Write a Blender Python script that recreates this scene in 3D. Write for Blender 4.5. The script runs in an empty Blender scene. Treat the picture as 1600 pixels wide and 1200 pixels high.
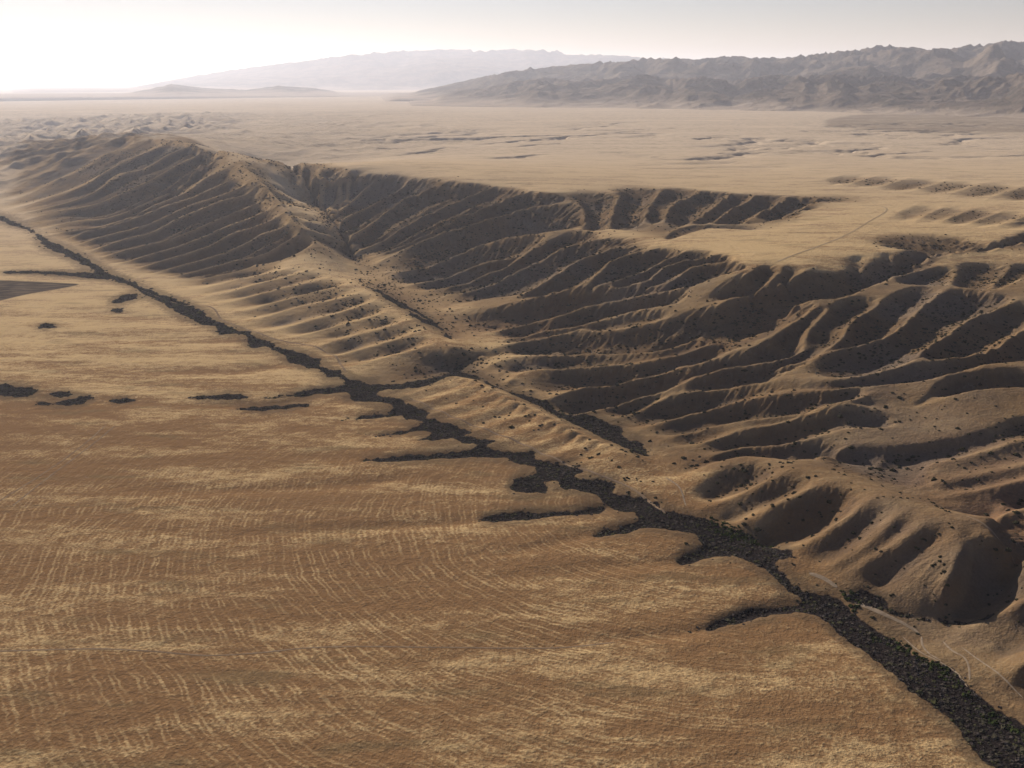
import bpy, math, random
import numpy as np

rng = np.random.default_rng(11)
random.seed(11)
R = math.radians
sc = bpy.context.scene

# ------------------------------------------------------------------ camera
H = 300.0
F_PX = 1556.0                       # focal length in pixels of a 1600 px wide frame
PITCH = R(16.97)
cam_d = bpy.data.cameras.new('camera')
cam_d.sensor_width = 36.0
cam_d.lens = F_PX / 1600.0 * 36.0
cam_d.clip_start = 1.0
cam_d.clip_end = 200000.0
cam = bpy.data.objects.new('camera', cam_d)
cam.location = (0, 0, H)
cam.rotation_euler = (math.pi / 2 - PITCH, 0, 0)
sc.collection.objects.link(cam)
sc.camera = cam

# ------------------------------------------------------------------ light
SUN_AZ, SUN_EL = R(-29), R(20.5)      # azimuth from +Y, clockwise positive
world = bpy.data.worlds.new('World')
sc.world = world
world.use_nodes = True
wn = world.node_tree
wn.nodes.clear()
sky = wn.nodes.new('ShaderNodeTexSky')
sky.sky_type = 'NISHITA'
sky.sun_disc = False
sky.sun_elevation = SUN_EL
sky.sun_rotation = SUN_AZ
sky.air_density = 1.3
sky.ozone_density = 1.5
sky.dust_density = 0.0
sky.altitude = 600
bg = wn.nodes.new('ShaderNodeBackground')
bg.inputs['Strength'].default_value = 0.050
out = wn.nodes.new('ShaderNodeOutputWorld')
tint = wn.nodes.new('ShaderNodeMix'); tint.data_type = 'RGBA'; tint.blend_type = 'MULTIPLY'; tint.inputs[0].default_value = 1.0
tint.inputs[7].default_value = (0.89, 0.80, 1.00, 1.0)
wn.links.new(sky.outputs[0], tint.inputs[6]); wn.links.new(tint.outputs[2], bg.inputs[0])
wn.links.new(bg.outputs[0], out.inputs[0])

sd = bpy.data.lights.new('sun', 'SUN')
sd.energy = 5.0
sd.angle = R(0.6)
sd.color = (1.0, 0.92, 0.82)
sun = bpy.data.objects.new('sun', sd)
d = np.array([math.sin(SUN_AZ) * math.cos(SUN_EL), math.cos(SUN_AZ) * math.cos(SUN_EL), math.sin(SUN_EL)])
from mathutils import Vector
sun.rotation_euler = Vector(d).to_track_quat('Z', 'Y').to_euler()
sun.location = (0, 0, 2000)
sc.collection.objects.link(sun)

sc.view_settings.view_transform = 'Standard'
sc.view_settings.look = 'None'
sc.view_settings.gamma = 1.0
sc.view_settings.use_curve_mapping = False
sc.view_settings.exposure = 0.56
sc.cycles.volume_bounces = 2
sc.cycles.max_bounces = 6
sc.cycles.diffuse_bounces = 1
sc.cycles.use_denoising = True
HAZE_DENSITY = 0.000024

# ------------------------------------------------------------------ helpers
def tag(o, label=None, cat=None, group=None, kind=None):
    if label: o['label'] = label
    if cat: o['category'] = cat
    if group: o['group'] = group
    if kind: o['kind'] = kind
    return o

CP, SP = math.cos(PITCH), math.sin(PITCH)
def ray(px, py):
    dx = (np.asarray(px, float) - 800) / F_PX
    dy = (600 - np.asarray(py, float)) / F_PX
    return dx, CP + dy * SP, -SP + dy * CP
def unproj(px, py, z):
    x, y, w = ray(px, py)
    t = (H - z) / (-w)
    return x * t, y * t
def proj(X, Y, Z):
    dep = Y * CP + (H - Z) * SP
    up = Y * SP - (H - Z) * CP
    return 800 + F_PX * X / dep, 600 - F_PX * up / dep

def smooth(a, lo, hi):
    t = np.clip((a - lo) / (hi - lo), 0, 1)
    return t * t * (3 - 2 * t)

# ---- gradient noise on arbitrary coordinates
_perm = rng.permutation(512)
_perm = np.concatenate([_perm, _perm])
_g = rng.normal(size=(512, 2)); _g /= np.linalg.norm(_g, axis=1)[:, None]
def noise2(x, y):
    xi = np.floor(x).astype(np.int64); yi = np.floor(y).astype(np.int64)
    fx = x - xi; fy = y - yi
    u = fx * fx * fx * (fx * (fx * 6 - 15) + 10); v = fy * fy * fy * (fy * (fy * 6 - 15) + 10)
    def gr(ix, iy, dx, dy):
        h = _perm[(_perm[ix & 511] + iy) & 511]
        g = _g[h]
        return g[..., 0] * dx + g[..., 1] * dy
    a = gr(xi, yi, fx, fy); b = gr(xi + 1, yi, fx - 1, fy)
    c = gr(xi, yi + 1, fx, fy - 1); e = gr(xi + 1, yi + 1, fx - 1, fy - 1)
    return (a + u * (b - a)) * (1 - v) + (c + u * (e - c)) * v
def fbm(x, y, octv=4, gain=0.5):
    s = 0; a = 1.0
    for i in range(octv):
        s = s + a * noise2(x + 17.3 * i, y - 9.1 * i); x = x * 2.03; y = y * 2.03; a *= gain
    return s
def ridged(x, y, octv=5, gain=0.5):
    s = 0; a = 1.0; w = 1.0; tot = 0
    for i in range(octv):
        n = 1 - np.abs(noise2(x + 31.7 * i, y + 5.3 * i)) * 1.9
        n = np.clip(n, 0, 1) ** 2
        s = s + a * n * w; w = np.clip(n * 1.3, 0, 1); tot += a
        x = x * 2.07; y = y * 2.07; a *= gain
    return s / tot

# ------------------------------------------------------------------ regional surface (upper envelope of the relief)
CTRL = [  # traced from the photograph: pixel x, pixel y, height
 (-300,1300,0),(200,1300,0),(800,1300,0),(1350,1300,0),(-100,1000,0),(300,1000,0),(700,1000,0),(1100,1000,0),(1300,1050,0),
 (100,800,0),(500,800,0),(850,850,0),(1050,880,0),(-100,650,0),(200,640,0),(450,660,0),(650,720,0),(-100,500,0),(150,500,0),(300,560,0),(-100,400,0),(60,430,0),
 (1600,1180,0),(1900,1400,0),(1450,1050,0),(1300,930,0),(1130,850,0),(950,770,0),(800,710,0),(650,650,0),(560,600,1),(450,545,1),(350,500,1),(200,435,1),(80,372,1),(0,335,1),(-150,290,1),
 (715,590,9),(780,615,10),(860,655,10),(960,705,10),(720,570,5),(820,620,5),(920,662,6),(1010,705,7),(640,610,3),(760,670,3),(900,725,4),(1040,775,5),
 # lower right hills
 (1110,760,9),(1165,712,20),(1230,732,27),(1300,752,30),(1380,770,33),(1440,790,34),(1490,815,36),(1600,860,36),(1150,825,3),(1250,890,3),(1350,905,8),(1400,940,4),(1490,960,3),(1300,850,14),(1430,860,24),
 (1520,1000,3),(1560,960,9),(1620,930,20),(1700,980,26),(1620,1010,16),(1600,1080,3),(1700,1150,6),(1900,1100,30),(1900,900,40),
 (1420,765,20),(1500,790,20),(1560,800,22),(1480,740,24),(1600,790,28),(1620,730,32),(1900,760,45),
 # middle right hills
 (1100,700,12),(1180,690,15),(1050,650,12),(1000,620,12),(1300,690,24),(1400,680,30),(1500,670,36),(1600,640,44),(1200,640,26),(1330,628,40),(1420,640,36),(1500,610,48),(1600,590,54),
 (900,590,11),(1000,560,22),(1100,560,32),(1200,560,40),(1300,560,48),(1400,570,50),(1500,550,56),(1600,510,64),(800,560,9),(850,530,14),(900,515,20),(1000,490,38),(1100,478,52),(1200,505,56),(1200,475,62),(1300,478,64),
 (1400,500,62),(1487,447,72),(1550,457,72),(1425,444,70),(1400,428,73),(1525,410,76),(1600,405,78),(1600,440,74),(1500,490,66),(1350,455,68),
 (780,520,10),(720,500,10),(680,470,9),(640,450,10),(600,430,11),(560,430,9),(560,405,11),(750,465,16),(800,450,28),(900,450,44),(1000,440,58),(1062,450,60),(700,440,16),(760,430,30),(850,410,52),
 # crest of the tongue
 (662,418,16),(725,390,34),(775,370,54),(812,367,60),(860,363,70),(912,358,76),(960,365,79),(1040,380,82),(950,395,72),(1050,405,76),(1142,398,84),(1150,422,82),
 # rim and plateau
 (430,262,92),(470,273,97),(530,274,100),(600,274,102),(700,285,102),(780,291,101),(850,300,99),(900,312,94),(960,295,99),(1050,293,99),(1150,303,97),(1300,312,95),(1200,340,90),(1100,348,88),
 (1260,415,84),(1340,398,85),(1400,392,86),(1480,388,87),(1600,366,90),(1200,380,87),(1400,340,92),(1600,320,94),(1300,360,88),(1900,380,92),(1900,300,95),
 (520,325,50),(600,370,40),(750,340,74),(825,321,86),(600,398,25),(675,360,54),(780,333,79),(550,345,42),(660,325,70),
 (600,250,98),(800,250,98),(1000,255,97),(1200,262,96),(1600,260,96),(700,215,94),(1000,210,92),(1400,215,92),(700,180,88),(1100,185,88),(1500,190,90),(1900,230,92),
 # the long ridge on the left
 (560,415,10),(530,405,22),(490,372,46),(460,345,66),(440,318,82),(400,275,114),(370,252,130),(345,235,142),(300,224,140),(240,217,136),(150,214,116),(70,222,88),(0,235,60),(-80,240,40),
 (300,300,72),(250,320,48),(200,280,76),(120,290,44),(350,350,40),(400,370,36),(270,370,22),(160,330,26),(60,290,30),(200,360,14),(120,345,10),(20,320,4),(330,400,14),(420,405,16),(260,430,4),(340,440,5),(60,350,2),
 (440,410,19),(495,420,21),(550,442,22),(600,462,20),(650,500,18),(697,543,15),(400,440,12),(450,480,9),(520,520,8),(600,530,11),(340,470,4),(430,530,3),(530,575,3),(620,575,5),(640,530,13),(480,450,16),
 (500,335,24),(440,285,48),(410,262,74),(450,262,88),(400,238,100),
 # beyond
 (330,205,80),(200,192,50),(80,195,25),(0,215,0),(-150,235,0),(-300,210,0),(60,170,5),(300,170,50),(500,175,70),(500,215,86),(-300,160,0),(0,150,0),(300,150,40),(700,150,70),(1200,160,80),(1700,165,85),
]
C_ = np.array(CTRL, float)
cx, cy = unproj(C_[:, 0], C_[:, 1], C_[:, 2])
cT = np.arctan2(cx, cy); cL = np.log(np.hypot(cx, cy)); cz = C_[:, 2]
EPS2 = 0.02 ** 2
LS = 0.8                                            # weight of the radial coordinate
def _k(T, L): return np.sqrt((T[..., None] - cT) ** 2 + (LS * (L[..., None] - cL)) ** 2 + EPS2)
K = _k(cT, cL) - 0.0
n = len(cz)
A = np.zeros((n + 1, n + 1)); A[:n, :n] = K - np.eye(n) * 0.004; A[:n, n] = 1; A[n, :n] = 1
sol = np.linalg.solve(A, np.append(cz, 0))
def U_exact(T, L):
    return np.clip(_k(T, L) @ sol[:n] + sol[n], -2, 150)

# solver grid: log-polar, equal steps in angle and ln(r)
DA = 0.00115
T0, T1 = R(-41), R(41)
L0, L1 = math.log(330.0), math.log(9500.0)
NT = int((T1 - T0) / DA) + 1; NL = int((L1 - L0) / DA) + 1
NT -= NT % 16; NL -= NL % 16
T1 = T0 + (NT - 1) * DA; L1 = L0 + (NL - 1) * DA
def bil(G, fi, fj):
    fi = np.clip(fi, 0, G.shape[0] - 1.001); fj = np.clip(fj, 0, G.shape[1] - 1.001)
    i = fi.astype(int); j = fj.astype(int); a = fi - i; b = fj - j
    return (G[i, j] * (1 - a) * (1 - b) + G[i + 1, j] * a * (1 - b) + G[i, j + 1] * (1 - a) * b + G[i + 1, j + 1] * a * b)
_s = 4
UC = U_exact(*np.meshgrid(T0 + DA * _s * np.arange(NT // _s + 1), L0 + DA * _s * np.arange(NL // _s + 1)))
def U(T, L): return bil(UC, (L - L0) / (DA * _s), (T - T0) / (DA * _s))

def catmull(P, n=14):
    P = np.asarray(P, float)
    if len(P) < 3:
        t = np.linspace(0, 1, n * (len(P) - 1) + 1)[:, None]
        return P[0] * (1 - t) + P[-1] * t
    Q = np.vstack([2 * P[0] - P[1], P, 2 * P[-1] - P[-2]])
    o = []
    for i in range(1, len(Q) - 2):
        t = np.linspace(0, 1, n, endpoint=False)[:, None]
        a, b, c, e = Q[i - 1], Q[i], Q[i + 1], Q[i + 2]
        o.append(0.5 * ((2 * b) + (-a + c) * t + (2 * a - 5 * b + 4 * c - e) * t ** 2 + (-a + 3 * b - 3 * c + e) * t ** 3))
    o.append(P[-1:])
    return np.vstack(o)
def on_surface(px, py, off=0.0):
    """points where the view rays meet the regional surface"""
    z = np.full(len(px), 20.0)
    for _ in range(60):
        X, Y = unproj(px, py, z)
        z = 0.6 * z + 0.4 * (U(np.arctan2(X, Y), np.log(np.hypot(X, Y))) + off)
    X, Y = unproj(px, py, z)
    return X, Y, z
def line(P, n=14):
    P = catmull(P, n)
    if P.shape[1] == 3:
        X, Y = unproj(P[:, 0], P[:, 1], P[:, 2]); Z = P[:, 2]
    else:
        X, Y, Z = on_surface(P[:, 0], P[:, 1])
    return np.stack([X, Y, Z], 1)
def resample(Q, n):
    s = np.r_[0, np.cumsum(np.hypot(*np.diff(Q[:, :2], axis=0).T))]
    t = np.linspace(0, s[-1], n)
    return np.stack([np.interp(t, s, Q[:, k]) for k in range(Q.shape[1])], 1)

acc = np.zeros((NL, NT)); wt = np.zeros((NL, NT))
def put(Q, w=None, weight=1.0):
    """constrain the residual (height minus regional surface) along a world polyline Q (x, y, z)"""
    T = np.arctan2(Q[:, 0], Q[:, 1]); L = np.log(np.hypot(Q[:, 0], Q[:, 1]))
    res = (Q[:, 2] - U(T, L)) if w is None else np.broadcast_to(w, T.shape)
    seg = np.maximum(np.abs(np.diff(T)), np.abs(np.diff(L))) / DA
    m = int(min(max(seg.sum() * 2, 8), 20000))
    s = np.r_[0, np.cumsum(np.maximum(seg, 1e-6))]; t = np.linspace(0, s[-1], m)
    i = np.round((np.interp(t, s, L) - L0) / DA).astype(int); j = np.round((np.interp(t, s, T) - T0) / DA).astype(int)
    v = np.interp(t, s, res)
    ok = (i >= 0) & (i < NL) & (j >= 0) & (j < NT)
    np.add.at(acc, (i[ok], j[ok]), v[ok] * weight); np.add.at(wt, (i[ok], j[ok]), weight)

def spurs(group, k=0.2, dmax=16, top=0.10, foot=0.55, footd=0.12, pocket=0.0, sub=False):
    """neighbouring spur crests, traced from top to foot; a gully is cut between each two"""
    Q = [resample(line(p), 80) for p in group]
    t = np.linspace(0, 1, 80)
    for q in Q:
        put(q, 0.0)
    for a, b in zip(Q[:-1], Q[1:]):
        m = (a + b) / 2
        # local spacing measured across the spur direction
        dirv = np.gradient(m[:, :2], axis=0); dirv /= np.linalg.norm(dirv, axis=1)[:, None] + 1e-9
        dab = b[:, :2] - a[:, :2]
        s = np.abs(dab[:, 0] * dirv[:, 1] - dab[:, 1] * dirv[:, 0])
        dep = rng.uniform(0.75, 1.25) * np.minimum(k * s, dmax) * (1 + pocket * np.clip(noise2(t * 5.5 + rng.uniform(0, 99), t * 0 + 0.3) * 2.2, -0.9, 0.6)) * smooth(t, 0, top) * (1 - (1 - footd) * smooth(t, foot, 1.0))
        wig = noise2(t * 5 + rng.uniform(0, 99), t * 0 + 0.5) * 0.12 * s
        m = m.copy(); m[:, 0] += wig * dirv[:, 1]; m[:, 1] -= wig * dirv[:, 0]
        if not sub:
            put(m[3:-2], -dep[3:-2])
        else:
            put(m[14:-2], -(dep * 0.5)[14:-2])
            for f in (0.27, 0.73):
                q = a * (1 - f) + b * f; q[:, :2] += (m - (a + b) / 2)[:, :2] * 0.6
                put(q[3:-2], -(dep * 0.85)[3:-2])
    return Q

#@@LINES
# --- the long ridge: spurs down to the fault, far end first
L_SP = [
 [(60,224),(20,240),(-40,262)], [(100,218),(60,240),(10,268),(-20,280)], [(140,215),(95,238),(50,262),(0,290)],
 [(185,214),(150,228),(110,245),(70,268),(30,288),(0,304)],
 [(225,216),(190,232),(150,250),(110,268),(70,290),(30,308),(5,318)],
 [(265,220),(230,236),(195,250),(160,270),(130,290),(90,303),(50,318),(20,326)],
 [(300,225),(262,240),(225,262),(180,272),(150,297),(115,312),(70,325),(35,334)],
 [(330,231),(287,250),(245,275),(212,290),(175,307),(140,320),(100,326),(60,337),(40,345)],
 [(348,243),(310,262),(280,290),(245,307),(218,320),(190,332),(160,340),(120,344),(80,354),(60,360)],
 [(362,262),(325,275),(295,298),(262,312),(222,326),(190,341),(150,352),(100,362),(80,368)],
 [(375,274),(335,290),(300,305),(260,318),(212,337),(165,352),(125,362),(105,376)],
 [(390,287),(345,302),(300,316),(260,335),(225,350),(180,362),(145,372),(120,384)],
 [(402,300),(355,308),(310,325),(275,340),(235,362),(200,370),(165,382),(140,395)],
 [(415,313),(375,325),(330,345),(300,358),(262,372),(215,384),(180,394),(160,403)],
 [(425,325),(390,337),(350,352),(310,370),(270,384),(235,395),(200,408),(185,412)],
 [(438,338),(400,350),(362,362),(330,380),(290,394),(250,406),(215,420)],
 [(455,350),(415,360),(385,378),(350,392),(310,404),(270,416),(240,428)],
 [(470,362),(440,380),(410,396),(370,404),(330,415),(290,426),(265,434)],
 [(492,374),(468,392),(440,405),(400,414),(360,424),(320,434)],
]
# a finer spur between each two, so the face is closely gullied
put(line([(-80,240,40),(0,235,60),(70,222,88),(150,214,116),(240,217,136),(300,224,140),(345,235,142),(370,252,130),(400,275,114),(440,318,82),(460,345,66),(490,372,46),(530,405,22)]))
spurs(L_SP[:6], k=0.36, dmax=16, top=0.32, foot=0.65, footd=0.1)
QL = spurs(L_SP[5:9], k=0.60, dmax=30, sub=True, top=0.26, foot=0.65, footd=0.1)
spurs(L_SP[8:], k=0.52, dmax=26, sub=True, top=0.12, foot=0.65, footd=0.1)
# right flank of the ridge and the ravine behind it
put(line([(640,455,8),(600,430,9),(560,412,9),(545,400,10),(520,370,15),(495,335,22),(465,310,33),(440,285,46),(415,265,60),(395,248,78),(375,236,100)]))
R_SP = [
 [(352,240),(380,250),(400,262)], [(375,256),(405,268),(425,280)], [(395,272),(425,285),(450,300)], [(415,292),(445,303),(470,318)],
 [(435,314),(460,325),(488,338)], [(450,335),(478,345),(503,352)], [(470,352),(495,362),(517,370)], [(490,374),(510,385),(535,394)],
]
spurs(R_SP, k=0.18, dmax=6, foot=0.9)
# low hills in front of the ridge
T_SP = [
 [(440,409),(400,412),(340,421),(290,435),(245,442)],
 [(470,414),(425,425),(375,435),(320,450),(280,455)],
 [(495,420),(450,430),(400,444),(350,458),(300,467)],
 [(525,430),(480,442),(430,452),(380,466),(325,480)],
 [(550,442),(505,452),(450,466),(395,482),(345,492)],
 [(575,452),(530,466),(469,478),(410,496),(370,506)],
 [(597,464),(550,482),(495,497),(440,513),(395,520)],
 [(620,480),(575,496),(520,510),(465,526),(430,534)],
 [(645,497),(600,512),(545,526),(490,543),(455,550)],
 [(668,514),(625,528),(575,542),(520,557),(485,563)],
 [(688,532),(650,545),(600,558),(550,572),(520,580)],
]
put(line([(440,409),(470,414),(495,420),(525,430),(550,442),(575,452),(597,464),(620,480),(645,497),(668,514),(688,532),(700,543)]))
spurs(T_SP, k=0.115, dmax=7, pocket=0.6, top=0.25, foot=0.6)
# scarp and strip east of that crest
put(line([(560,430,9),(600,455,10),(640,478,10),(680,503,9),(710,530,8)]))
# gulch that breaks through the crest
put(line([(880,545,10),(800,552,6.5),(760,560,3),(718,566,-1),(706,573,-5),(690,582,-4),(640,592,-1.5),(580,598,-1),(550,605,-1)]))
put(line([(702,548,14),(712,546,12),(735,548,11),(757,552,10)]))
# the strip between the two channels
put(line([(700,588,8),(715,588,11),(760,604,12),(830,640,12),(900,674,12),(960,702,11),(1000,718,10)]))
put(line([(706,573,-2),(730,578,0),(780,603,2),(830,628,3),(880,650,4),(940,675,5),(1000,700,6)]))
M_SP = [[(700,588),(650,597),(610,607),(585,612)],[(722,592),(670,606),(630,618),(600,625)],[(745,600),(700,616),(655,630),(625,637)],[(775,612),(730,630),(690,643),(655,652)],
 [(800,626),(760,642),(720,656),(690,664)],[(830,641),(785,660),(745,672),(715,680)],[(862,655),(820,674),(780,688),(755,694)],[(893,671),(850,692),(815,704),(790,708)],
 [(925,686),(885,706),(850,718),(835,722)],[(955,700),(920,722),(890,735),(870,742)]]
spurs(M_SP, k=0.07, dmax=2.5, top=0.3, foot=0.7)
# --- north wall of the wide valley, below the plateau rim
put(line([(395,248,96),(430,262,93),(470,273,97),(530,274,100),(600,274,102),(660,278,102),(700,286,102),(760,289,101),(820,296,100),(850,302,99),(900,298,99),(960,293,99),(1000,290,99),(1060,292,99),(1100,296,98),(1150,302,97),(1200,304,96),(1270,308,95),(1302,313,94)]))
A_SP = [
 [(430,262),(440,272),(448,282)],[(470,273),(475,292),(480,310)],[(500,275),(500,300),(497,325)],
 [(548,275),(532,300),(517,322),(503,336)],
 [(590,275),(565,297),(540,320),(515,338),(508,350)],
 [(640,277),(612,300),(575,320),(545,335),(525,348),(516,360)],
 [(700,287),(655,297),(625,312),(600,330),(572,352),(550,366),(535,378)],
 [(775,290),(740,300),(700,316),(655,336),(620,358),(590,378),(555,395)],
 [(830,300),(800,305),(765,318),(725,332),(690,350),(650,370),(610,390),(575,404)],
 [(905,311),(870,314),(825,321),(780,333),(740,345),(690,360),(650,378),(610,398),(590,410)],
]
spurs(A_SP[:4], k=0.2, dmax=12, foot=0.8, top=0.2)
spurs(A_SP[3:], k=0.40, dmax=26, sub=True, foot=0.8, top=0.12)
# canyon floor
put(line([(1302,316,88),(1250,329,76),(1180,346,66),(1110,358,60),(1040,368,52),(980,374,46),(900,380,38),(800,385,28),(720,402,18),(660,418,12),(600,430,9)]))
A2_SP = [
 [(905,311),(912,325),(914,345),(910,362)], [(975,298),(962,315),(955,340),(945,362)],
 [(1040,292),(1022,308),(1012,325),(1005,350)], [(1098,296),(1060,312),(1045,325),(1037,348)],
 [(1140,301),(1122,315),(1100,330),(1075,350)],[(1180,304),(1155,316),(1130,332),(1105,350)], [(1232,307),(1205,320),(1180,334),(1160,348)], [(1280,309),(1262,318),(1240,330)],
]
spurs(A2_SP, k=0.34, dmax=22, foot=0.85, top=0.12)
# --- tongue of high ground south of the canyon
put(line([(600,426,12),(662,416,16),(725,390,34),(775,370,54),(812,366,62),(860,362,71),(912,358,77),(960,364,79),(1000,372,80),(1040,380,82),(1050,376,83)]))
put(line([(1035,378,82),(1045,360,82),(1085,349,84),(1150,350,85),(1200,345,87),(1240,330,89),(1280,322,92),(1302,314,94)]))
spurs([[(1205,364),(1150,358),(1110,356),(1070,366),(1045,376)],[(1150,350),(1110,350),(1070,353),(1050,360),(1038,372)]], k=0.3, dmax=6, foot=0.9)
put(line([(1205,364),(1140,370),(1090,374),(1050,378)]))
B_SP = [
 [(812,367),(775,371),(725,390),(680,408),(640,420),(610,427)],
 [(850,373),(830,388),(787,402),(750,410),(712,425),(670,438),(640,445)],
 [(912,360),(872,366),(848,380),(825,394),(790,412),(745,430),(705,446),(672,450)],
 [(935,372),(900,378),(868,388),(838,404),(800,424),(762,443),(725,455),(698,460)],
 [(965,384),(930,393),(898,406),(870,426),(840,446),(810,461),(770,464),(735,470)],
 [(1025,389),(985,394),(958,403),(938,420),(922,438),(905,452)],
 [(1075,392),(1040,402),(1010,416),(980,428),(945,440),(925,450)],
 [(1142,397),(1090,399),(1055,406),(1030,420),(1010,436),(985,442)],
 [(1148,408),(1110,408),(1082,413),(1060,428),(1042,440),(1010,446)],
 [(1152,421),(1128,428),(1105,437),(1080,445),(1050,450)],
]
spurs(B_SP, k=0.36, dmax=22, pocket=0.3, top=0.12, foot=0.82, footd=0.2)
# --- southern rim of the plateau
put(line([(1040,380,82),(1080,388,83),(1142,397,84),(1152,412,84),(1185,412,84),(1215,412,84),(1262,415,84),(1285,409,84),(1340,398,85),(1400,392,86),(1480,388,87),(1530,383,88),(1600,366,90),(1680,350,92)]))
put(line([(1150,476,46),(1200,482,50),(1260,470,54),(1320,466,57),(1360,448,60),(1410,428,63),(1470,408,68),(1530,401,72),(1600,384,77),(1680,368,80)]))
spurs([[(1190,413),(1160,435),(1120,452),(1090,466)],[(1225,412),(1212,428),(1185,446),(1130,468)],[(1268,414),(1245,430),(1220,440),(1186,448),(1140,470)]], k=0.3, dmax=12, top=0.15, foot=0.8)
spurs([[(1320,402),(1318,415),(1315,430)],[(1365,395),(1360,410),(1352,425)],[(1410,392),(1405,402),(1400,412)],[(1450,390),(1450,396),(1448,402)],[(1490,388),(1488,394),(1486,400)],[(1520,384),(1518,390),(1516,396)],[(1560,376),(1556,383),(1552,390)],[(1600,366),(1596,373),(1592,380)]], k=0.12, dmax=4, foot=0.95)
# shallow ravines on the high plain
spurs([[(1440,316),(1400,334),(1375,350)],[(1485,320),(1450,334),(1425,350)],[(1530,323),(1490,338),(1460,352)],[(1575,327),(1535,341),(1500,356)],[(1625,331),(1580,345),(1540,360)],[(1680,335),(1630,350),(1590,362)]], k=0.10, dmax=6, top=0.3, foot=0.6, footd=0.05)
spurs([[(1330,270),(1290,280),(1260,290)],[(1380,272),(1340,283),(1310,294)],[(1430,275),(1390,287),(1350,299)],[(1490,279),(1450,291),(1410,304)],[(1550,283),(1505,296),(1465,310)],[(1610,287),(1570,301),(1530,315)],[(1680,292),(1640,306),(1600,318)]], k=0.07, dmax=7, top=0.3, foot=0.6, footd=0.05)
# --- the dissected hills on the right
put(line([(1237,467),(1300,466),(1337,456),(1362,442),(1412,425),(1437,420),(1480,414),(1525,410),(1575,410),(1640,408)]))
put(line([(1300,476),(1340,460),(1375,447),(1425,444),(1487,446),(1525,450),(1552,458)]))
spurs([[(1437,421),(1410,430),(1390,440)],[(1500,414),(1492,430),(1485,444)],[(1590,410),(1568,428),(1545,450)],[(1640,415),(1600,432),(1560,452)]], k=0.3, dmax=12, foot=0.95)
F_SP = [
 [(1225,440),(1187,448),(1155,462),(1125,476),(1075,484),(1000,488),(950,500),(900,514)],
 [(1287,474),(1262,487),(1230,510),(1200,531),(1160,552),(1120,562),(1060,570)],
 [(1297,480),(1278,498),(1264,514),(1256,532),(1248,548),(1200,562),(1150,570)],
 [(1420,448),(1390,462),(1365,476),(1335,495),(1322,518),(1295,545),(1265,560),(1220,570)],
 [(1487,447),(1455,465),(1430,487),(1405,508),(1375,525),(1330,538),(1290,552),(1250,572),(1200,582)],
 [(1605,464),(1550,481),(1505,503),(1470,525),(1445,545),(1436,557),(1395,575),(1360,585)],
 [(1650,480),(1600,510),(1560,536),(1520,552),(1470,560),(1425,567),(1375,582),(1320,592),(1260,596)],
 [(1680,545),(1600,563),(1525,570),(1487,582),(1440,594),(1387,600),(1320,605),(1250,612)],
]
spurs(F_SP, k=0.36, dmax=22, pocket=0.35, top=0.1, foot=0.88, footd=0.35)
# lower spurs between the hills and the channel
C_SP = [
 [(1000,437),(962,447),(920,449),(885,450),(850,458),(800,476),(750,482),(705,482)],
 [(1062,451),(1000,462),(937,470),(900,482),(875,490),(850,496),(790,514),(760,520)],
 [(1060,476),(1000,480),(960,494),(920,504),(887,511),(825,520),(790,530)],
 [(1050,494),(1000,508),(960,516),(900,516),(850,526),(805,534),(768,545)],
 [(1100,520),(1050,540),(1000,550),(930,552),(850,555),(800,558),(765,570)],
 [(1110,536),(1060,552),(995,567),(940,572),(887,573),(830,578),(795,594)],
 [(1150,545),(1100,563),(1050,578),(1000,590),(960,597),(920,602),(880,615),(850,625)],
 [(1200,561),(1150,570),(1110,580),(1070,594),(1035,610),(990,622),(930,640),(900,650)],
 [(1300,589),(1237,592),(1180,597),(1120,605),(1075,612),(1037,622),(1000,640),(960,655)],
 [(1340,600),(1300,607),(1250,612),(1187,620),(1125,633),(1075,648),(1025,662),(990,675)],
 [(1370,612),(1330,624),(1290,634),(1250,646),(1175,655),(1125,663),(1070,676),(1030,690)],
 [(1400,650),(1362,637),(1325,629),(1275,642),(1235,655),(1180,668),(1120,684),(1060,700)],
 [(1400,668),(1362,667),(1325,671),(1275,683),(1225,690),(1162,696),(1112,712)],
]
spurs(C_SP, k=0.26, dmax=15, pocket=0.85, top=0.1, foot=0.8, footd=0.15)
G_SP = [
 [(1640,580),(1600,573),(1560,574),(1500,584),(1465,600),(1440,622),(1425,636)],
 [(1640,610),(1600,603),(1537,606),(1487,618),(1440,634),(1405,645)],
]
spurs(G_SP, k=0.26, pocket=0.5, dmax=12, foot=0.95)
H_SP = [
 [(1640,640),(1600,647),(1555,663),(1500,678),(1425,696),(1370,694),(1325,698),(1280,712)],
 [(1650,672),(1600,686),(1550,701),(1500,716),(1460,724)],
 [(1650,715),(1600,726),(1537,741),(1480,752),(1440,758)],
 [(1650,740),(1600,748),(1550,760),(1500,770),(1470,776)],
 [(1660,780),(1600,792),(1540,810),(1510,816)],
]
spurs(H_SP, k=0.18, pocket=0.7, dmax=11, foot=0.7, footd=0.1)
# floor between them and the lower hills
put(line([(1060,742,6),(1120,722,8),(1200,718,11),(1300,722,14),(1400,738,17),(1460,770,18),(1520,800,19),(1600,838,20),(1680,870,22)]))
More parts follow.
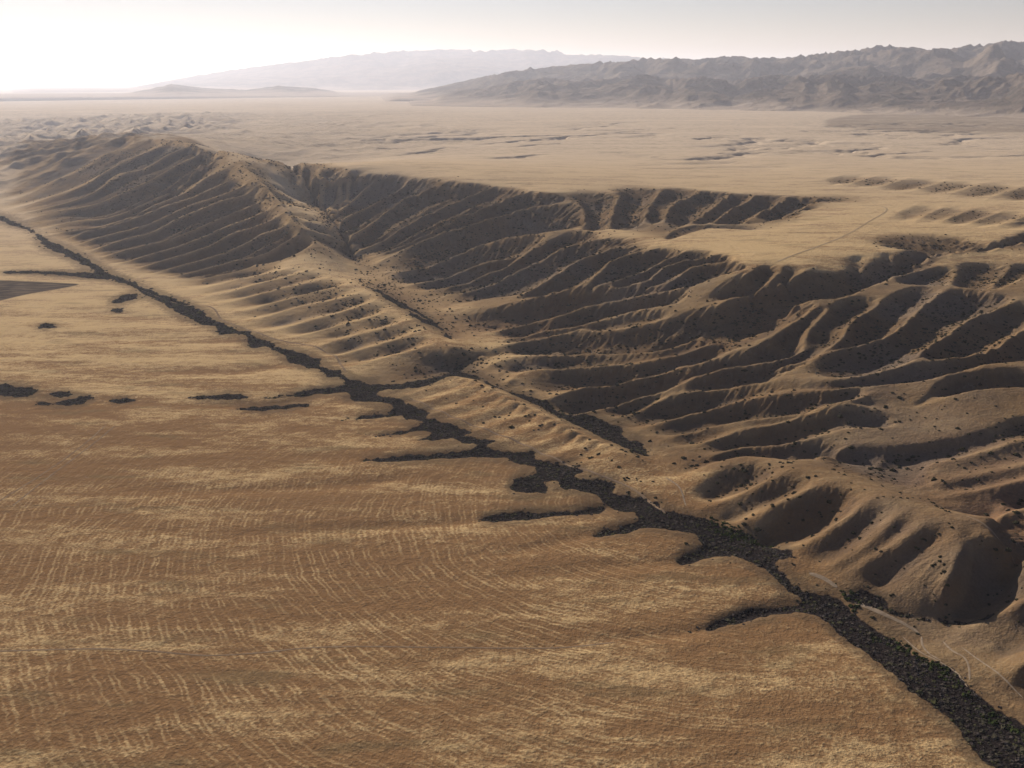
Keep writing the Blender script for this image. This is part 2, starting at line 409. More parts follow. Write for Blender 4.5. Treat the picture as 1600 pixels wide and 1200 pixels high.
# --- the rounded hills above the fault, lower right
put(line([(1065,752),(1110,725),(1165,711),(1200,716),(1250,730),(1300,746),(1340,752),(1380,766),(1440,786),(1480,808),(1530,830),(1600,852),(1680,880)]))
U_SP = [
 [(1165,712),(1135,728),(1100,746),(1080,764)],
 [(1240,730),(1205,748),(1165,768),(1130,782),(1100,792)],
 [(1310,750),(1270,762),(1225,782),(1185,802),(1150,820),(1125,828)],
 [(1372,772),(1345,790),(1315,812),(1275,840),(1235,862)],
 [(1418,792),(1390,815),(1365,840),(1335,865),(1290,888)],
 [(1462,806),(1425,830),(1390,855),(1350,878),(1318,898)],
 [(1515,826),(1480,850),(1450,880),(1425,910),(1395,935)],
]
spurs(U_SP, k=0.235, dmax=11, top=0.28, foot=0.85, footd=0.1)
put(line([(1515,826,33),(1500,870,29),(1480,905,22),(1470,935,11),(1480,958,3)]))
put(line([(1640,880,24),(1590,905,12),(1550,935,5),(1520,955,2),(1480,962,1)]))
put(line([(1600,852,36),(1700,890,38)]))
put(line([(1700,905,30),(1640,925,22),(1600,938,18),(1560,958,11),(1530,975,6),(1500,988,3)]))
put(line([(1700,960,14),(1640,980,10),(1590,1010,6),(1560,1030,4)]))
put(line([(1700,985,24),(1640,1015,18),(1600,1035,12),(1575,1045,6)]))
put(line([(1700,1070,3),(1640,1075,3),(1590,1070,3)]))
#@@ENDLINES

# plains and plateaux keep the regional surface
def lock(px, py, r=6):
    X, Y, Z = on_surface(np.array(px, float), np.array(py, float))
    put(np.stack([X, Y, Z], 1), 0.0)
def lockline(P): put(line(P), 0.0)
lockline([(-40,345),(0,350),(100,400),(200,450),(300,500),(400,545),(500,595),(560,620),(700,680),(850,750),(1000,820),(1100,850)])
lockline([(500,262),(700,262),(900,272),(1100,275),(1300,285),(1500,320),(1600,330)])
lockline([(1240,400),(1300,375),(1400,355),(1500,360),(1600,345)])
lockline([(1100,370),(1150,380),(1220,365),(1300,340),(1350,325)])
lockline([(1090,800),(1180,850),(1240,880),(1330,915),(1400,948),(1480,965)]); lockline([(1180,870),(1300,940),(1400,1010),(1500,1080),(1620,1170)]); lockline([(1400,960),(1460,1000),(1530,1060),(1600,1110),(1680,1160)]); lockline([(1000,840),(1150,900),(1260,960)])
lockline([(500,1150),(1200,1150),(1400,1150)]); lockline([(0,700),(300,800),(700,900),(1100,950),(1240,980),(1400,1120)])
acc[0, :] = 0; wt[0, :] = 1; acc[-1, :] = 0; wt[-1, :] = 1; wt[:, 0] = 1; acc[:, 0] = 0; wt[:, -1] = 1; acc[:, -1] = 0

def solve(acc, wt):
    levels = [(acc, wt)]
    for _ in range(4):
        a, w = levels[-1]
        if min(a.shape) < 16: break
        h, v = a.shape[0] // 2, a.shape[1] // 2
        a2 = a[:2 * h, :2 * v].reshape(h, 2, v, 2).sum((1, 3)); w2 = w[:2 * h, :2 * v].reshape(h, 2, v, 2).sum((1, 3))
        levels.append((a2, w2))
    W = None
    for li in range(len(levels) - 1, -1, -1):
        a, w = levels[li]
        m = w > 0; val = np.where(m, a / np.maximum(w, 1e-9), 0).astype(np.float32)
        if W is None: W = val.copy()
        else:
            ii = (np.arange(a.shape[0]) - 0.5) / 2; jj = (np.arange(a.shape[1]) - 0.5) / 2
            W = bil(W, ii[:, None] + 0 * jj[None], jj[None] + 0 * ii[:, None]).astype(np.float32)
        W[m] = val[m]
        for _ in range(400 if li >= 3 else (300 if li == 2 else (260 if li == 1 else 90))):
            P = np.pad(W, 1, mode='edge')
            N = 0.25 * (P[:-2, 1:-1] + P[2:, 1:-1] + P[1:-1, :-2] + P[1:-1, 2:])
            W = np.where(m, val, N)
    return W
def blur(G, s):
    r = int(3 * s) + 1; k = np.exp(-0.5 * (np.arange(-r, r + 1) / s) ** 2); k /= k.sum()
    P = np.pad(G, ((r, r), (0, 0)), mode='edge'); o = sum(k[i] * P[i:i + G.shape[0]] for i in range(2 * r + 1))
    P = np.pad(o, ((0, 0), (r, r)), mode='edge'); return sum(k[i] * P[:, i:i + G.shape[1]] for i in range(2 * r + 1))
W = solve(acc, wt)
near = smooth(L0 + DA * np.arange(NL), math.log(950), math.log(620))[:, None]
fr_ = smooth(L0 + DA * np.arange(NL), math.log(1300), math.log(1800))[:, None]
W = (blur(W, 1.7) * (1 - fr_) + blur(W, 1.0) * fr_) * (1 - near) + blur(W, 3.3) * near
ZG = None
gT = T0 + DA * np.arange(NT); gL = L0 + DA * np.arange(NL)
TT, LL = np.meshgrid(gT, gL)
RR = np.exp(LL); GX = RR * np.sin(TT); GY = RR * np.cos(TT)
UG = blur(U(TT, LL), 5.0)

# ------------------------------------------------------------------ ground cover outlines (pixels on the ground, traced)
def conv(P, sx, ox, oy): return [(x / sx + ox, y / sx + oy) for x, y in P]
WASH = {}
WASH['main'] = [
 [(-60,310)] + conv([(0,365),(60,388),(130,420),(200,468),(290,510),(380,555),(450,605),(560,650),(640,680),(710,705),(790,740),(850,768),(870,790),(920,812),(960,832),(1040,846),(1030,853),(910,857),(905,822),(850,817),(800,792),(740,767),(680,727),(600,692),(540,642),(440,612),(380,582),(320,552),(260,522),(200,502),(110,422),(40,402),(0,385)], 2.667, 0, 200) + [(-60,325)],
 conv([(1030,865),(1110,880),(1140,905),(1040,915)], 2.667, 0, 200),
 conv([(1160,915),(1250,935),(1300,950),(1340,962),(1330,1000),(1280,995),(1200,965)], 2.667, 0, 200),
 conv([(1330,1005),(1420,1005),(1440,1030),(1370,1037)], 2.667, 0, 200),
 conv([(370,250),(430,245),(480,255),(560,268),(540,280),(490,300),(540,320),(600,330),(640,350),(740,380),(700,400),(760,420),(880,450),(900,470),(860,480),(1000,500),(950,525),(1060,540),(1170,545),(1160,575),(1250,590),(1340,600),(1370,625),(1300,650),(1350,660),(1500,680),(1480,720),(1600,740),(1600,800),(1530,790),(1450,760),(1420,730),(1370,710),(1280,700),(1260,670),(1180,670),(1230,700),(1200,720),(1100,715),(1050,700),(1080,665),(1170,640),(1160,610),(1100,600),(1060,575),(980,565),(900,565),(750,574),(600,585),(420,585),(430,577),(640,560),(800,548),(900,538),(930,515),(850,510),(830,485),(740,500),(680,500),(740,460),(700,455),(560,478),(430,490),(560,470),(680,440),(700,415),(620,412),(610,390),(470,405),(340,415),(450,398),(560,380),(575,350),(520,340),(410,335),(390,300),(365,280)], 2.667, 400, 500),
 conv([(0,330),(150,305),(360,265),(372,290),(200,310)], 2.667, 400, 500),
 conv([(910,835),(960,815),(1100,795),(1200,798),(1320,790),(1440,765),(1480,780),(1380,800),(1280,806),(1150,825),(1000,840)], 2.667, 400, 500),
 conv([(1390,895),(1450,870),(1560,840),(1640,832),(1640,852),(1520,880),(1450,890)], 2.667, 400, 500),
 [(995,775)] + conv([(0,275),(60,290),(70,320),(150,330),(240,355),(270,375),(380,395),(450,420),(510,450),(530,475),(470,490),(460,530),(430,525),(340,480),(300,470),(220,480),(140,500),(120,490),(190,450),(215,430),(190,400),(120,385),(60,380),(20,370)], 2.182, 1000, 650) + [(990,800)],
 conv([(455,505),(505,555),(545,588),(600,608),(575,625),(510,598),(445,535)], 2.182, 1000, 650),
 conv([(580,610),(640,615),(700,640),(725,665),(760,700),(830,745),(900,780),(960,830),(1070,860),(1130,930),(1220,1000),(1320,1055),(1500,1150),(1500,1300),(1309,1260),(1170,1170),(1130,1120),(1060,1030),(1000,980),(930,940),(880,890),(820,840),(750,790),(680,740),(640,700),(600,670),(540,662),(470,668),(400,682),(330,700),(250,722),(170,731),(250,702),(340,667),(400,647),(540,635)], 2.182, 1000, 650),
 conv([(560,270),(640,265),(780,235),(800,212),(850,182),(935,215),(925,232),(860,224),(800,234),(720,262),(600,275)], 2.667, 400, 500),
]
def strip(P, w):
    P = np.asarray(P, float); d = np.gradient(P, axis=0); d /= np.linalg.norm(d, axis=1)[:, None]; n = np.stack([-d[:, 1], d[:, 0]], 1) * w
    return [tuple(q) for q in np.concatenate([P + n, (P - n)[::-1]])]
WASH['main'] += [strip([(60,368),(120,402),(160,424),(195,440),(225,455),(262,473),(300,490),(345,508),(390,524),(425,541),(450,555),(480,566),(510,578),(545,592)], 1.7),
                 strip([(150,424),(190,436),(215,446)], 3), strip([(1195,880),(1215,898),(1240,918),(1262,930)], 5)]
WASH['side_and_shade'] = [strip([(548,596),(590,602),(630,600),(665,592),(700,582),(716,572)], 5.5), strip([(585,447),(628,470),(660,488),(690,508),(706,528)], 1.8), strip([(684,584),(704,573),(714,562),(724,553)], 4.5)]  # last strip: dark brush laid in for the shadow of the gulch
WASH['side'] = WASH['side_and_shade'] + [
 conv([(935,222),(1000,258),(1070,280),(1130,300),(1220,335),(1250,360),(1300,372),(1400,395),(1520,440),(1530,475),(1600,505),(1630,545),(1640,570),(1600,560),(1520,520),(1400,460),(1280,400),(1150,330),(1040,278),(960,252)], 2.667, 400, 500),
 conv([(700,600),(760,595),(840,620),(850,650),(950,682),(1030,692),(1100,700),(1220,660),(1200,690),(1110,708),(1000,702),(880,682),(790,652),(720,627)], 2.182, 1000, 650),
 [(600,455),(628,472),(645,480),(625,479),(598,462)], [(640,484),(665,494),(682,503),(664,503),(640,490)],
]
PATCH = [
 ('long straight band of dark scrub running west from the fault channel', conv([(4,596),(160,596),(380,603),(440,610),(455,628),(390,622),(265,612),(150,606),(0,603)], 2.667, 0, 200)),
 ('leaf-shaped dark scrub patch close below the fault channel', conv([(465,725),(510,697),(572,690),(574,712),(500,730),(468,732)], 2.667, 0, 200)),
 ('tiny dark scrub fleck just below the leaf-shaped patch', conv([(458,754),(512,750),(515,762),(460,764)], 2.667, 0, 200)),
 ('small lone dark scrub patch in the middle of the pale grass', conv([(158,825),(190,812),(215,815),(232,830),(200,838),(176,838)], 2.667, 0, 200)),
 ('widest dark scrub patch where the row of patches begins', conv([(-40,1068),(40,1065),(60,1078),(130,1080),(160,1095),(130,1112),(60,1124),(10,1112),(-40,1112)], 2.667, 0, 200)),
 ('small dark scrub patch above the slanting one in the row', conv([(200,1110),(270,1098),(302,1105),(292,1116),(240,1119)], 2.667, 0, 200)),
 ('slanting dark scrub patch second largest of the row', conv([(230,1145),(290,1126),(340,1115),(395,1120),(340,1147),(270,1159)], 2.667, 0, 200)),
 ('thin dark scrub streak touching the slanting patch', conv([(135,1144),(215,1140),(222,1152),(170,1154)], 2.667, 0, 200)),
 ('faint narrow dark scrub patch east of the slanting one', conv([(435,1132),(520,1123),(560,1134),(480,1146)], 2.667, 0, 200)),
 ('upper one of two long thin dark scrub strips', conv([(770,1122),(830,1116),(900,1112),(990,1110),(1045,1121),(1000,1131),(860,1131)], 2.667, 0, 200)),
 ('lower and thicker of two long dark scrub strips', conv([(978,1167),(1100,1154),(1200,1150),(1292,1140),(1300,1156),(1200,1166),(1100,1174),(1010,1174)], 2.667, 0, 200)),
]
PLOUGHED = [[(-80,436),(0,438),(75,441),(130,444),(94,451),(45,459),(0,470),(-80,485)]]
DARKPLAIN = [[(1290,188),(1330,180),(1400,177),(1500,178),(1750,180),(1750,208),(1600,208),(1450,207),(1380,203),(1290,197)]]
REDDISH = [[(560,430),(600,440),(660,470),(760,500),(850,480),(880,500),(780,520),(745,545),(700,530),(640,490),(590,465)],
 [(-80,620),(200,640),(400,650),(560,690),(420,720),(200,740),(0,790),(-80,800)], [(-80,830),(300,850),(700,880),(1000,900),(900,960),(500,1000),(200,960),(-80,900)],
 [(1400,725),(1600,700),(1750,700),(1750,850),(1600,830),(1500,795),(1430,765)], [(1470,412),(1530,402),(1600,386),(1700,380),(1700,405),(1560,408)], [(780,860),(900,800),(1000,790),(1050,850),(950,880)]]
def ground_poly(P):
    P = np.asarray(P, float)
    X, Y, _ = on_surface(P[:, 0], P[:, 1])
    return np.arctan2(X, Y), np.log(np.hypot(X, Y))
def fill(P, T, L, jag=0.0):
    """even-odd fill of a ground outline on a regular (rows L, columns T) lattice"""
    a, b = ground_poly(P)
    # refine and roughen the outline
    n = 8
    t = np.linspace(0, 1, n, endpoint=False)
    A = np.concatenate([a[i] + (a[(i + 1) % len(a)] - a[i]) * t for i in range(len(a))])
    B = np.concatenate([b[i] + (b[(i + 1) % len(b)] - b[i]) * t for i in range(len(b))])
    if jag:
        A = A + noise2(A * 260, B * 160) * jag; B = B + noise2(A * 170 + 40, B * 120) * jag * 1.6
    M = np.zeros((len(L), len(T)), bool)
    for i in range(len(A)):
        x0, y0 = A[i], B[i]; x1, y1 = A[(i + 1) % len(A)], B[(i + 1) % len(B)]
        if y0 == y1: continue
        lo, hi = sorted((y0, y1))
        r0, r1 = np.searchsorted(L, lo), np.searchsorted(L, hi)
        if r1 <= r0: continue
        xs = x0 + (L[r0:r1] - y0) / (y1 - y0) * (x1 - x0)
        M[r0:r1] ^= (T[None, :] < xs[:, None])
    return M

# swales that end in the fingers of the wash: gentle dips in the grass plain
SW = [[(420,718),(560,716),(700,710),(800,705)],[(560,683),(640,677),(690,670),(700,668)],[(527,655),(600,648),(625,645)],[(745,812),(850,803),(940,795),(1000,780)],[(700,872),(820,858),(930,833),(1000,820)],
      [(760,905),(900,890),(1000,880),(1060,875),(1120,850)],[(820,1010),(950,1000),(1080,985),(1180,955),(1250,940)],[(380,640),(520,628),(590,612)],[(0,610),(150,625),(400,632),(540,605)],[(0,425),(100,430),(200,437)],
      [(0,560),(200,575),(380,580),(470,560)],[(0,520),(150,530),(330,530),(410,535)],[(0,480),(180,490),(320,505)],[(100,760),(300,765),(500,760),(640,745)],[(300,845),(450,830),(650,820),(740,812)]]
dip = np.zeros((NL, NT), np.float32)
for s in SW:
    q = line(s); T = np.arctan2(q[:, 0], q[:, 1]); L = np.log(np.hypot(q[:, 0], q[:, 1]))
    m = int(np.hypot(np.diff(T), np.diff(L)).sum() / DA * 2) + 2
    u = np.linspace(0, 1, m); k = np.linspace(0, 1, len(T))
    i = np.round((np.interp(u, k, L) - L0) / DA).astype(int); j = np.round((np.interp(u, k, T) - T0) / DA).astype(int)
    ok = (i >= 0) & (i < NL) & (j >= 0) & (j < NT)
    dip[i[ok], j[ok]] = np.maximum(dip[i[ok], j[ok]], np.sin(u[ok] * math.pi / 2 + 0.1))
dip = blur(dip, 9.0); dip /= max(float(dip.max()), 1e-6)

eastm = smooth(TT - np.interp(LL, [math.log(460), math.log(553), math.log(687), math.log(811), math.log(1000), math.log(1500), math.log(2600)], [0.60, 0.36, 0.23, 0.08, 0.0, -0.12, -0.2]), 0, 0.05)
lg = math.log
relief = blur(np.abs(W), 8.0)
hillm = smooth(relief, 0.5, 3.0) * (1 - smooth(LL - np.interp(TT, [-0.42, -0.34, -0.27, -0.1, 0.3], [lg(5200), lg(4200), lg(2620), lg(2480), lg(2350)]), -0.03, 0.05))
# small gullies worn into the slopes, running with the slope
gu, gw = np.cos(R(52)), np.sin(R(52))
along = GX * gw + GY * gu; across = GX * gu - GY * gw
warp = fbm(GX / 90, GY / 90, 3) * 30
rill = 1 - np.abs(noise2((across + warp) / 16, (along + warp * 0.7) / 70)) * 2
rill2 = 1 - np.abs(noise2((across - warp) / 8 + 7, (along + warp) / 34)) * 2
Z = UG + W
Z = Z - hillm * (0.3 + 0.7 * eastm) * (np.clip(rill, 0, 1) ** 2 * 1.1 + np.clip(rill2, 0, 1) ** 2 * 0.6) * (0.3 + 0.7 * smooth(relief, 2, 8))
Z = Z + hillm * fbm(GX / 35, GY / 35, 3) * (0.5 + 1.0 * eastm)
rib = 1 - np.abs(noise2((along + warp * 0.8) / 52 + 11, (across + warp) / 130 + 5)) * 2.4
rib2 = 1 - np.abs(noise2((along - warp * 0.6) / 24 + 2, (across + warp) / 70 + 9)) * 2.2
Z = Z - hillm * smooth(relief, 1.5, 7) * (0.15 + 0.85 * eastm) * (np.clip(rib, 0, 1) ** 1.5 * 3.6 + np.clip(rib2, 0, 1) ** 2 * 1.3)
# broken ground behind the ridge and shallow ravines on the high plain
pxg, pyg = proj(GX, GY, UG)
far_rough = smooth(LL, math.log(2700), math.log(3600)) * smooth(-TT, 0.02, 0.16) * (1 - smooth(LL, math.log(7500), math.log(9000))) * smooth(UG, 4, 24)
Z = Z + far_rough * (ridged(GX / 230 + 3, GY / 260 + 1, 5) - 0.42) * (12 + 18 * smooth(-TT, 0.30, 0.36))
fr2 = smooth(LL, math.log(4100), math.log(4900)) * (1 - smooth(LL, math.log(7500), math.log(9300))) * smooth(-TT, 0.22, 0.31) * (1 - smooth(-TT, 0.45, 0.51))
Z = Z + fr2 * (ridged(GX / 330 + 8, GY / 330 + 4, 6) - 0.30) * 58
far_rough = np.maximum(far_rough, fr2)
hp = smooth(LL, math.log(2350), math.log(2700)) * smooth(TT, -0.30, -0.1) * (1 - smooth(LL, math.log(5200), math.log(6500)))
rv = 1 - np.abs(noise2((across + warp * 2) / 170 + 3.3, (along + warp * 2) / 520 + 1.1)) * 4.5
Z = Z - hp * np.clip(rv, 0, 1) ** 1.5 * 13 * smooth(fbm(GX / 700, GY / 700, 2), -0.15, 0.35)
# running water: drops roll down the slopes, cut rills and branching gullies
def erode(Z, mask, blend, drops, life, batches, ke=0.30, kd=0.25, cap=2.6):
    S = (RR * DA).astype(np.float64); h = (Z / S).ravel().astype(np.float64); w = NT
    ii, jj = np.nonzero(mask > 0.25)
    h0 = h.copy()
    for _ in range(batches):
        k = rng.integers(0, len(ii), drops); y = ii[k] + rng.uniform(0, 1, drops); x = jj[k] + rng.uniform(0, 1, drops)
        dx = np.zeros(drops); dy = np.zeros(drops); sp = np.ones(drops); wa = np.ones(drops); sed = np.zeros(drops)
        for _s2 in range(life):
            x = np.clip(x, 2, NT - 4); y = np.clip(y, 2, NL - 4)
            i = y.astype(np.int64); j = x.astype(np.int64); fy = y - i; fx = x - j; b = i * w + j
            a00 = h[b]; a01 = h[b + 1]; a10 = h[b + w]; a11 = h[b + w + 1]
            gx_ = (a01 - a00) * (1 - fy) + (a11 - a10) * fy; gy_ = (a10 - a00) * (1 - fx) + (a11 - a01) * fx
            hh = a00 * (1 - fx) * (1 - fy) + a01 * fx * (1 - fy) + a10 * (1 - fx) * fy + a11 * fx * fy
            dx = dx * 0.15 - gx_ * 0.85; dy = dy * 0.15 - gy_ * 0.85
            n_ = np.sqrt(dx * dx + dy * dy) + 1e-9; dx /= n_; dy /= n_
            x2 = np.clip(x + dx, 2, NT - 4); y2 = np.clip(y + dy, 2, NL - 4)
            i2 = y2.astype(np.int64); j2 = x2.astype(np.int64); gy2 = y2 - i2; gx2 = x2 - j2; b2 = i2 * w + j2
            hn_ = h[b2] * (1 - gx2) * (1 - gy2) + h[b2 + 1] * gx2 * (1 - gy2) + h[b2 + w] * (1 - gx2) * gy2 + h[b2 + w + 1] * gx2 * gy2
            dh = hn_ - hh
            c_ = np.maximum(-dh, 0.02) * sp * wa * cap
            dep_ = np.where((dh > 0), np.minimum(dh, sed), np.where(sed > c_, (sed - c_) * kd, -np.minimum((c_ - sed) * ke, np.maximum(-dh, 0) * 0.5)))
            sed -= dep_
            for off, ww in ((0, (1 - fx) * (1 - fy)), (1, fx * (1 - fy)), (w, (1 - fx) * fy), (w + 1, fx * fy)):
                np.add.at(h, b + off, dep_ * ww)
            sp = np.sqrt(np.maximum(sp * sp - dh * 2.0, 0.05)); sp = np.minimum(sp, 3); wa *= 0.985; x, y = x2, y2
    d_ = blur(((h - h0).reshape(Z.shape) * S), 0.7)
    return Z + np.clip(d_, -7, 5) * smooth(mask, 0.1, 0.6) * blend
Z = erode(Z, np.maximum(hillm, 0.4 * far_rough) * (TT > -0.62) * (TT < 0.62), (0.18 + 0.50 * eastm) * (1 - 0.65 * near), 40000, 44, 16)
Z = Z + (1 - hillm) * fbm(GX / 160, GY / 60, 3) * 0.5
Z = Z - (1 - hillm) * dip * 1.7
washg = np.zeros((NL, NT), bool)
for P in WASH['main'] + WASH['side']: washg |= fill(P, gT, gL, 0.006)
Z = Z - blur(washg.astype(np.float32), 3.0) * 1.3
Z = Z.astype(np.float32)
edge = smooth(LL, L1 - 0.15, L1)
FAR_Z = 70.0
Z = Z * (1 - edge) + (UG * (1 - edge) + edge * (UG * 0.5 + 35)) * edge
def ground_z(X, Y):
    return bil(Z, (np.log(np.hypot(X, Y)) - L0) / DA, (np.arctan2(X, Y) - T0) / DA)

# ------------------------------------------------------------------ terrain lattice: fine where the ground is seen close
def steps(a, b, d):
    n = max(1, int(round((b - a) / d))); return list(np.linspace(a, b, n, endpoint=False))
lg = math.log
mL = steps(L0, lg(480), .0045) + steps(lg(480), lg(1200), .0026) + steps(lg(1200), lg(3300), .0022) + steps(lg(3300), lg(4500), .0035) + steps(lg(4500), L1, .007)
far = [L1]
while far[-1] < lg(60000): far.append(far[-1] + 0.05)
mL = np.array(mL + far)
side = [R(34.0)]; dth = .0016
while side[-1] < math.pi - 0.06:
    dth = min(dth * 1.25, 0.35); side.append(side[-1] + dth)
side = [s for s in side if s < math.pi - 0.06]
mT = np.array([-s for s in side[:0:-1]] + list(np.linspace(-R(34), R(34), 900)) + side[1:])
nr, nc = len(mL), len(mT)
MT, ML = np.meshgrid(mT, mL)
fi = (np.minimum(ML, L1) - L0) / DA; fj = (np.clip(MT, T0, T1) - T0) / DA
MZ = bil(Z, fi, fj)
ffar = smooth(ML, L1, L1 + 0.6)
MZ = MZ * (1 - ffar) + FAR_Z * ffar * smooth(MT, -0.6, 0.1) + 0
MX = np.exp(ML) * np.sin(MT); MY = np.exp(ML) * np.cos(MT)
# masks on the lattice
def lattice_mask(polys, s=1.0, jag=0.0):
    M = np.zeros((nr, nc), bool)
    for P in polys: M |= fill(P, mT, mL, jag)
    return blur(M.astype(np.float32), s)
m_wash = lattice_mask(WASH['main'] + WASH['side'] + [p for _, p in PATCH], 1.5, 0.006)
m_moist = np.clip(blur(m_wash, 6.0) * 1.9, 0, 1)
m_plough = lattice_mask(PLOUGHED, 2)
m_dark = lattice_mask(DARKPLAIN, 2)
m_red = lattice_mask(REDDISH, 14)
hillc = np.maximum(hillm, blur(eastm * (1 - smooth(UG, 72, 82)) * (1 - smooth(LL, lg(2000), lg(2200))), 6) * 0.85)
m_hill = bil(hillc, fi, fj) * (ML < L1)
m_rough = bil(far_rough, fi, fj) * (ML < L1)
m_dip = bil(dip, fi, fj) * (ML < L1)
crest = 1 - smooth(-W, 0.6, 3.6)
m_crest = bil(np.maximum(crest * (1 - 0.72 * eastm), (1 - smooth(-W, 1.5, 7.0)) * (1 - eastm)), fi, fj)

# normals of the whole surface, so its pieces join without a seam
def grid_normals(X, Y, Zz):
    P = np.stack([X, Y, Zz], -1)
    du = np.gradient(P, axis=1); dv = np.gradient(P, axis=0)
    N = np.cross(du, dv); N /= np.linalg.norm(N, axis=-1, keepdims=True) + 1e-12
    N[N[..., 2] < 0] *= -1
    return N
MN = grid_normals(MX, MY, MZ)

def mesh_from(name, V, Fq, mat, normals=None, attrs=None, parent=None):
    me = bpy.data.meshes.new(name)
    k = Fq.shape[1]
    me.vertices.add(len(V)); me.vertices.foreach_set('co', np.ascontiguousarray(V, np.float32).ravel())
    me.loops.add(Fq.size); me.loops.foreach_set('vertex_index', np.ascontiguousarray(Fq, np.int32).ravel())
    me.polygons.add(len(Fq)); me.polygons.foreach_set('loop_start', np.arange(0, Fq.size, k, dtype=np.int32))
    me.polygons.foreach_set('use_smooth', np.ones(len(Fq), bool))
    me.update(calc_edges=True)
    for an, av in (attrs or {}).items():
        at = me.attributes.new(an, 'FLOAT', 'POINT'); at.data.foreach_set('value', np.ascontiguousarray(av, np.float32))
    if normals is not None:
        me.normals_split_custom_set_from_vertices(np.ascontiguousarray(normals, np.float32).tolist() if False else np.ascontiguousarray(normals, np.float32))
    if mat: me.materials.append(mat)
    o = bpy.data.objects.new(name, me); sc.collection.objects.link(o)
    if parent: o.parent = parent
    return o

# ------------------------------------------------------------------ materials
class NT_:
    def __init__(s, name):
        s.m = bpy.data.materials.new(name); s.m.use_nodes = True; s.t = s.m.node_tree; s.t.nodes.clear()
        s.o = s.n('ShaderNodeOutputMaterial'); s.b = s.n('ShaderNodeBsdfPrincipled'); s.b.inputs['Roughness'].default_value = 0.95
        s.b.inputs['Specular IOR Level'].default_value = 0.0
        s.l(s.b.outputs[0], s.o.inputs['Surface'])
        s.geo = s.n('ShaderNodeNewGeometry')
    def n(s, t, **k):
        x = s.t.nodes.new(t)
        for a, b in k.items(): setattr(x, a, b)
        return x
    def l(s, a, b): s.t.links.new(a, b)
    def set(s, sock, v):
        if isinstance(v, bpy.types.NodeSocket): s.l(v, sock)
        elif isinstance(v, (tuple, list)): sock.default_value = (*v, 1.0) if len(v) == 3 and sock.type == 'RGBA' else v
        else: sock.default_value = v
    def math(s, op, a, b=0.0, c=None):
        x = s.n('ShaderNodeMath', operation=op); s.set(x.inputs[0], a); s.set(x.inputs[1], b)
        if c is not None: s.set(x.inputs[2], c)
        return x.outputs[0]
    def mapping(s, rot, scale, loc=(0, 0, 0)):
        x = s.n('ShaderNodeMapping'); x.inputs['Rotation'].default_value = rot; x.inputs['Scale'].default_value = scale; x.inputs['Location'].default_value = loc
        s.l(s.geo.outputs['Position'], x.inputs['Vector']); return x.outputs[0]
    def noise(s, vec, scale, detail=3.0, rough=0.55, dist=0.0):
        x = s.n('ShaderNodeTexNoise'); s.l(vec, x.inputs['Vector']); x.inputs['Scale'].default_value = scale; x.inputs['Detail'].default_value = detail
        x.inputs['Roughness'].default_value = rough; x.inputs['Distortion'].default_value = dist; return x.outputs['Fac']
    def ramp(s, v, lo, hi, a=0.0, b=1.0):
        x = s.n('ShaderNodeMapRange', interpolation_type='SMOOTHSTEP'); s.set(x.inputs[0], v)
        for i, q in enumerate((lo, hi, a, b)): s.set(x.inputs[i + 1], q)
        return x.outputs[0]
    def mix(s, f, a, b, blend='MIX'):
        x = s.n('ShaderNodeMix', data_type='RGBA', blend_type=blend); s.set(x.inputs[0], f); s.set(x.inputs[6], a); s.set(x.inputs[7], b); return x.outputs[2]
    def attr(s, name):
        x = s.n('ShaderNodeAttribute', attribute_name=name); return x.outputs['Fac']
    def bump(s, h, strength, dist):
        x = s.n('ShaderNodeBump'); s.set(x.inputs['Height'], h); x.inputs['Strength'].default_value = strength; x.inputs['Distance'].default_value = dist
        s.l(x.outputs[0], s.b.inputs['Normal'])

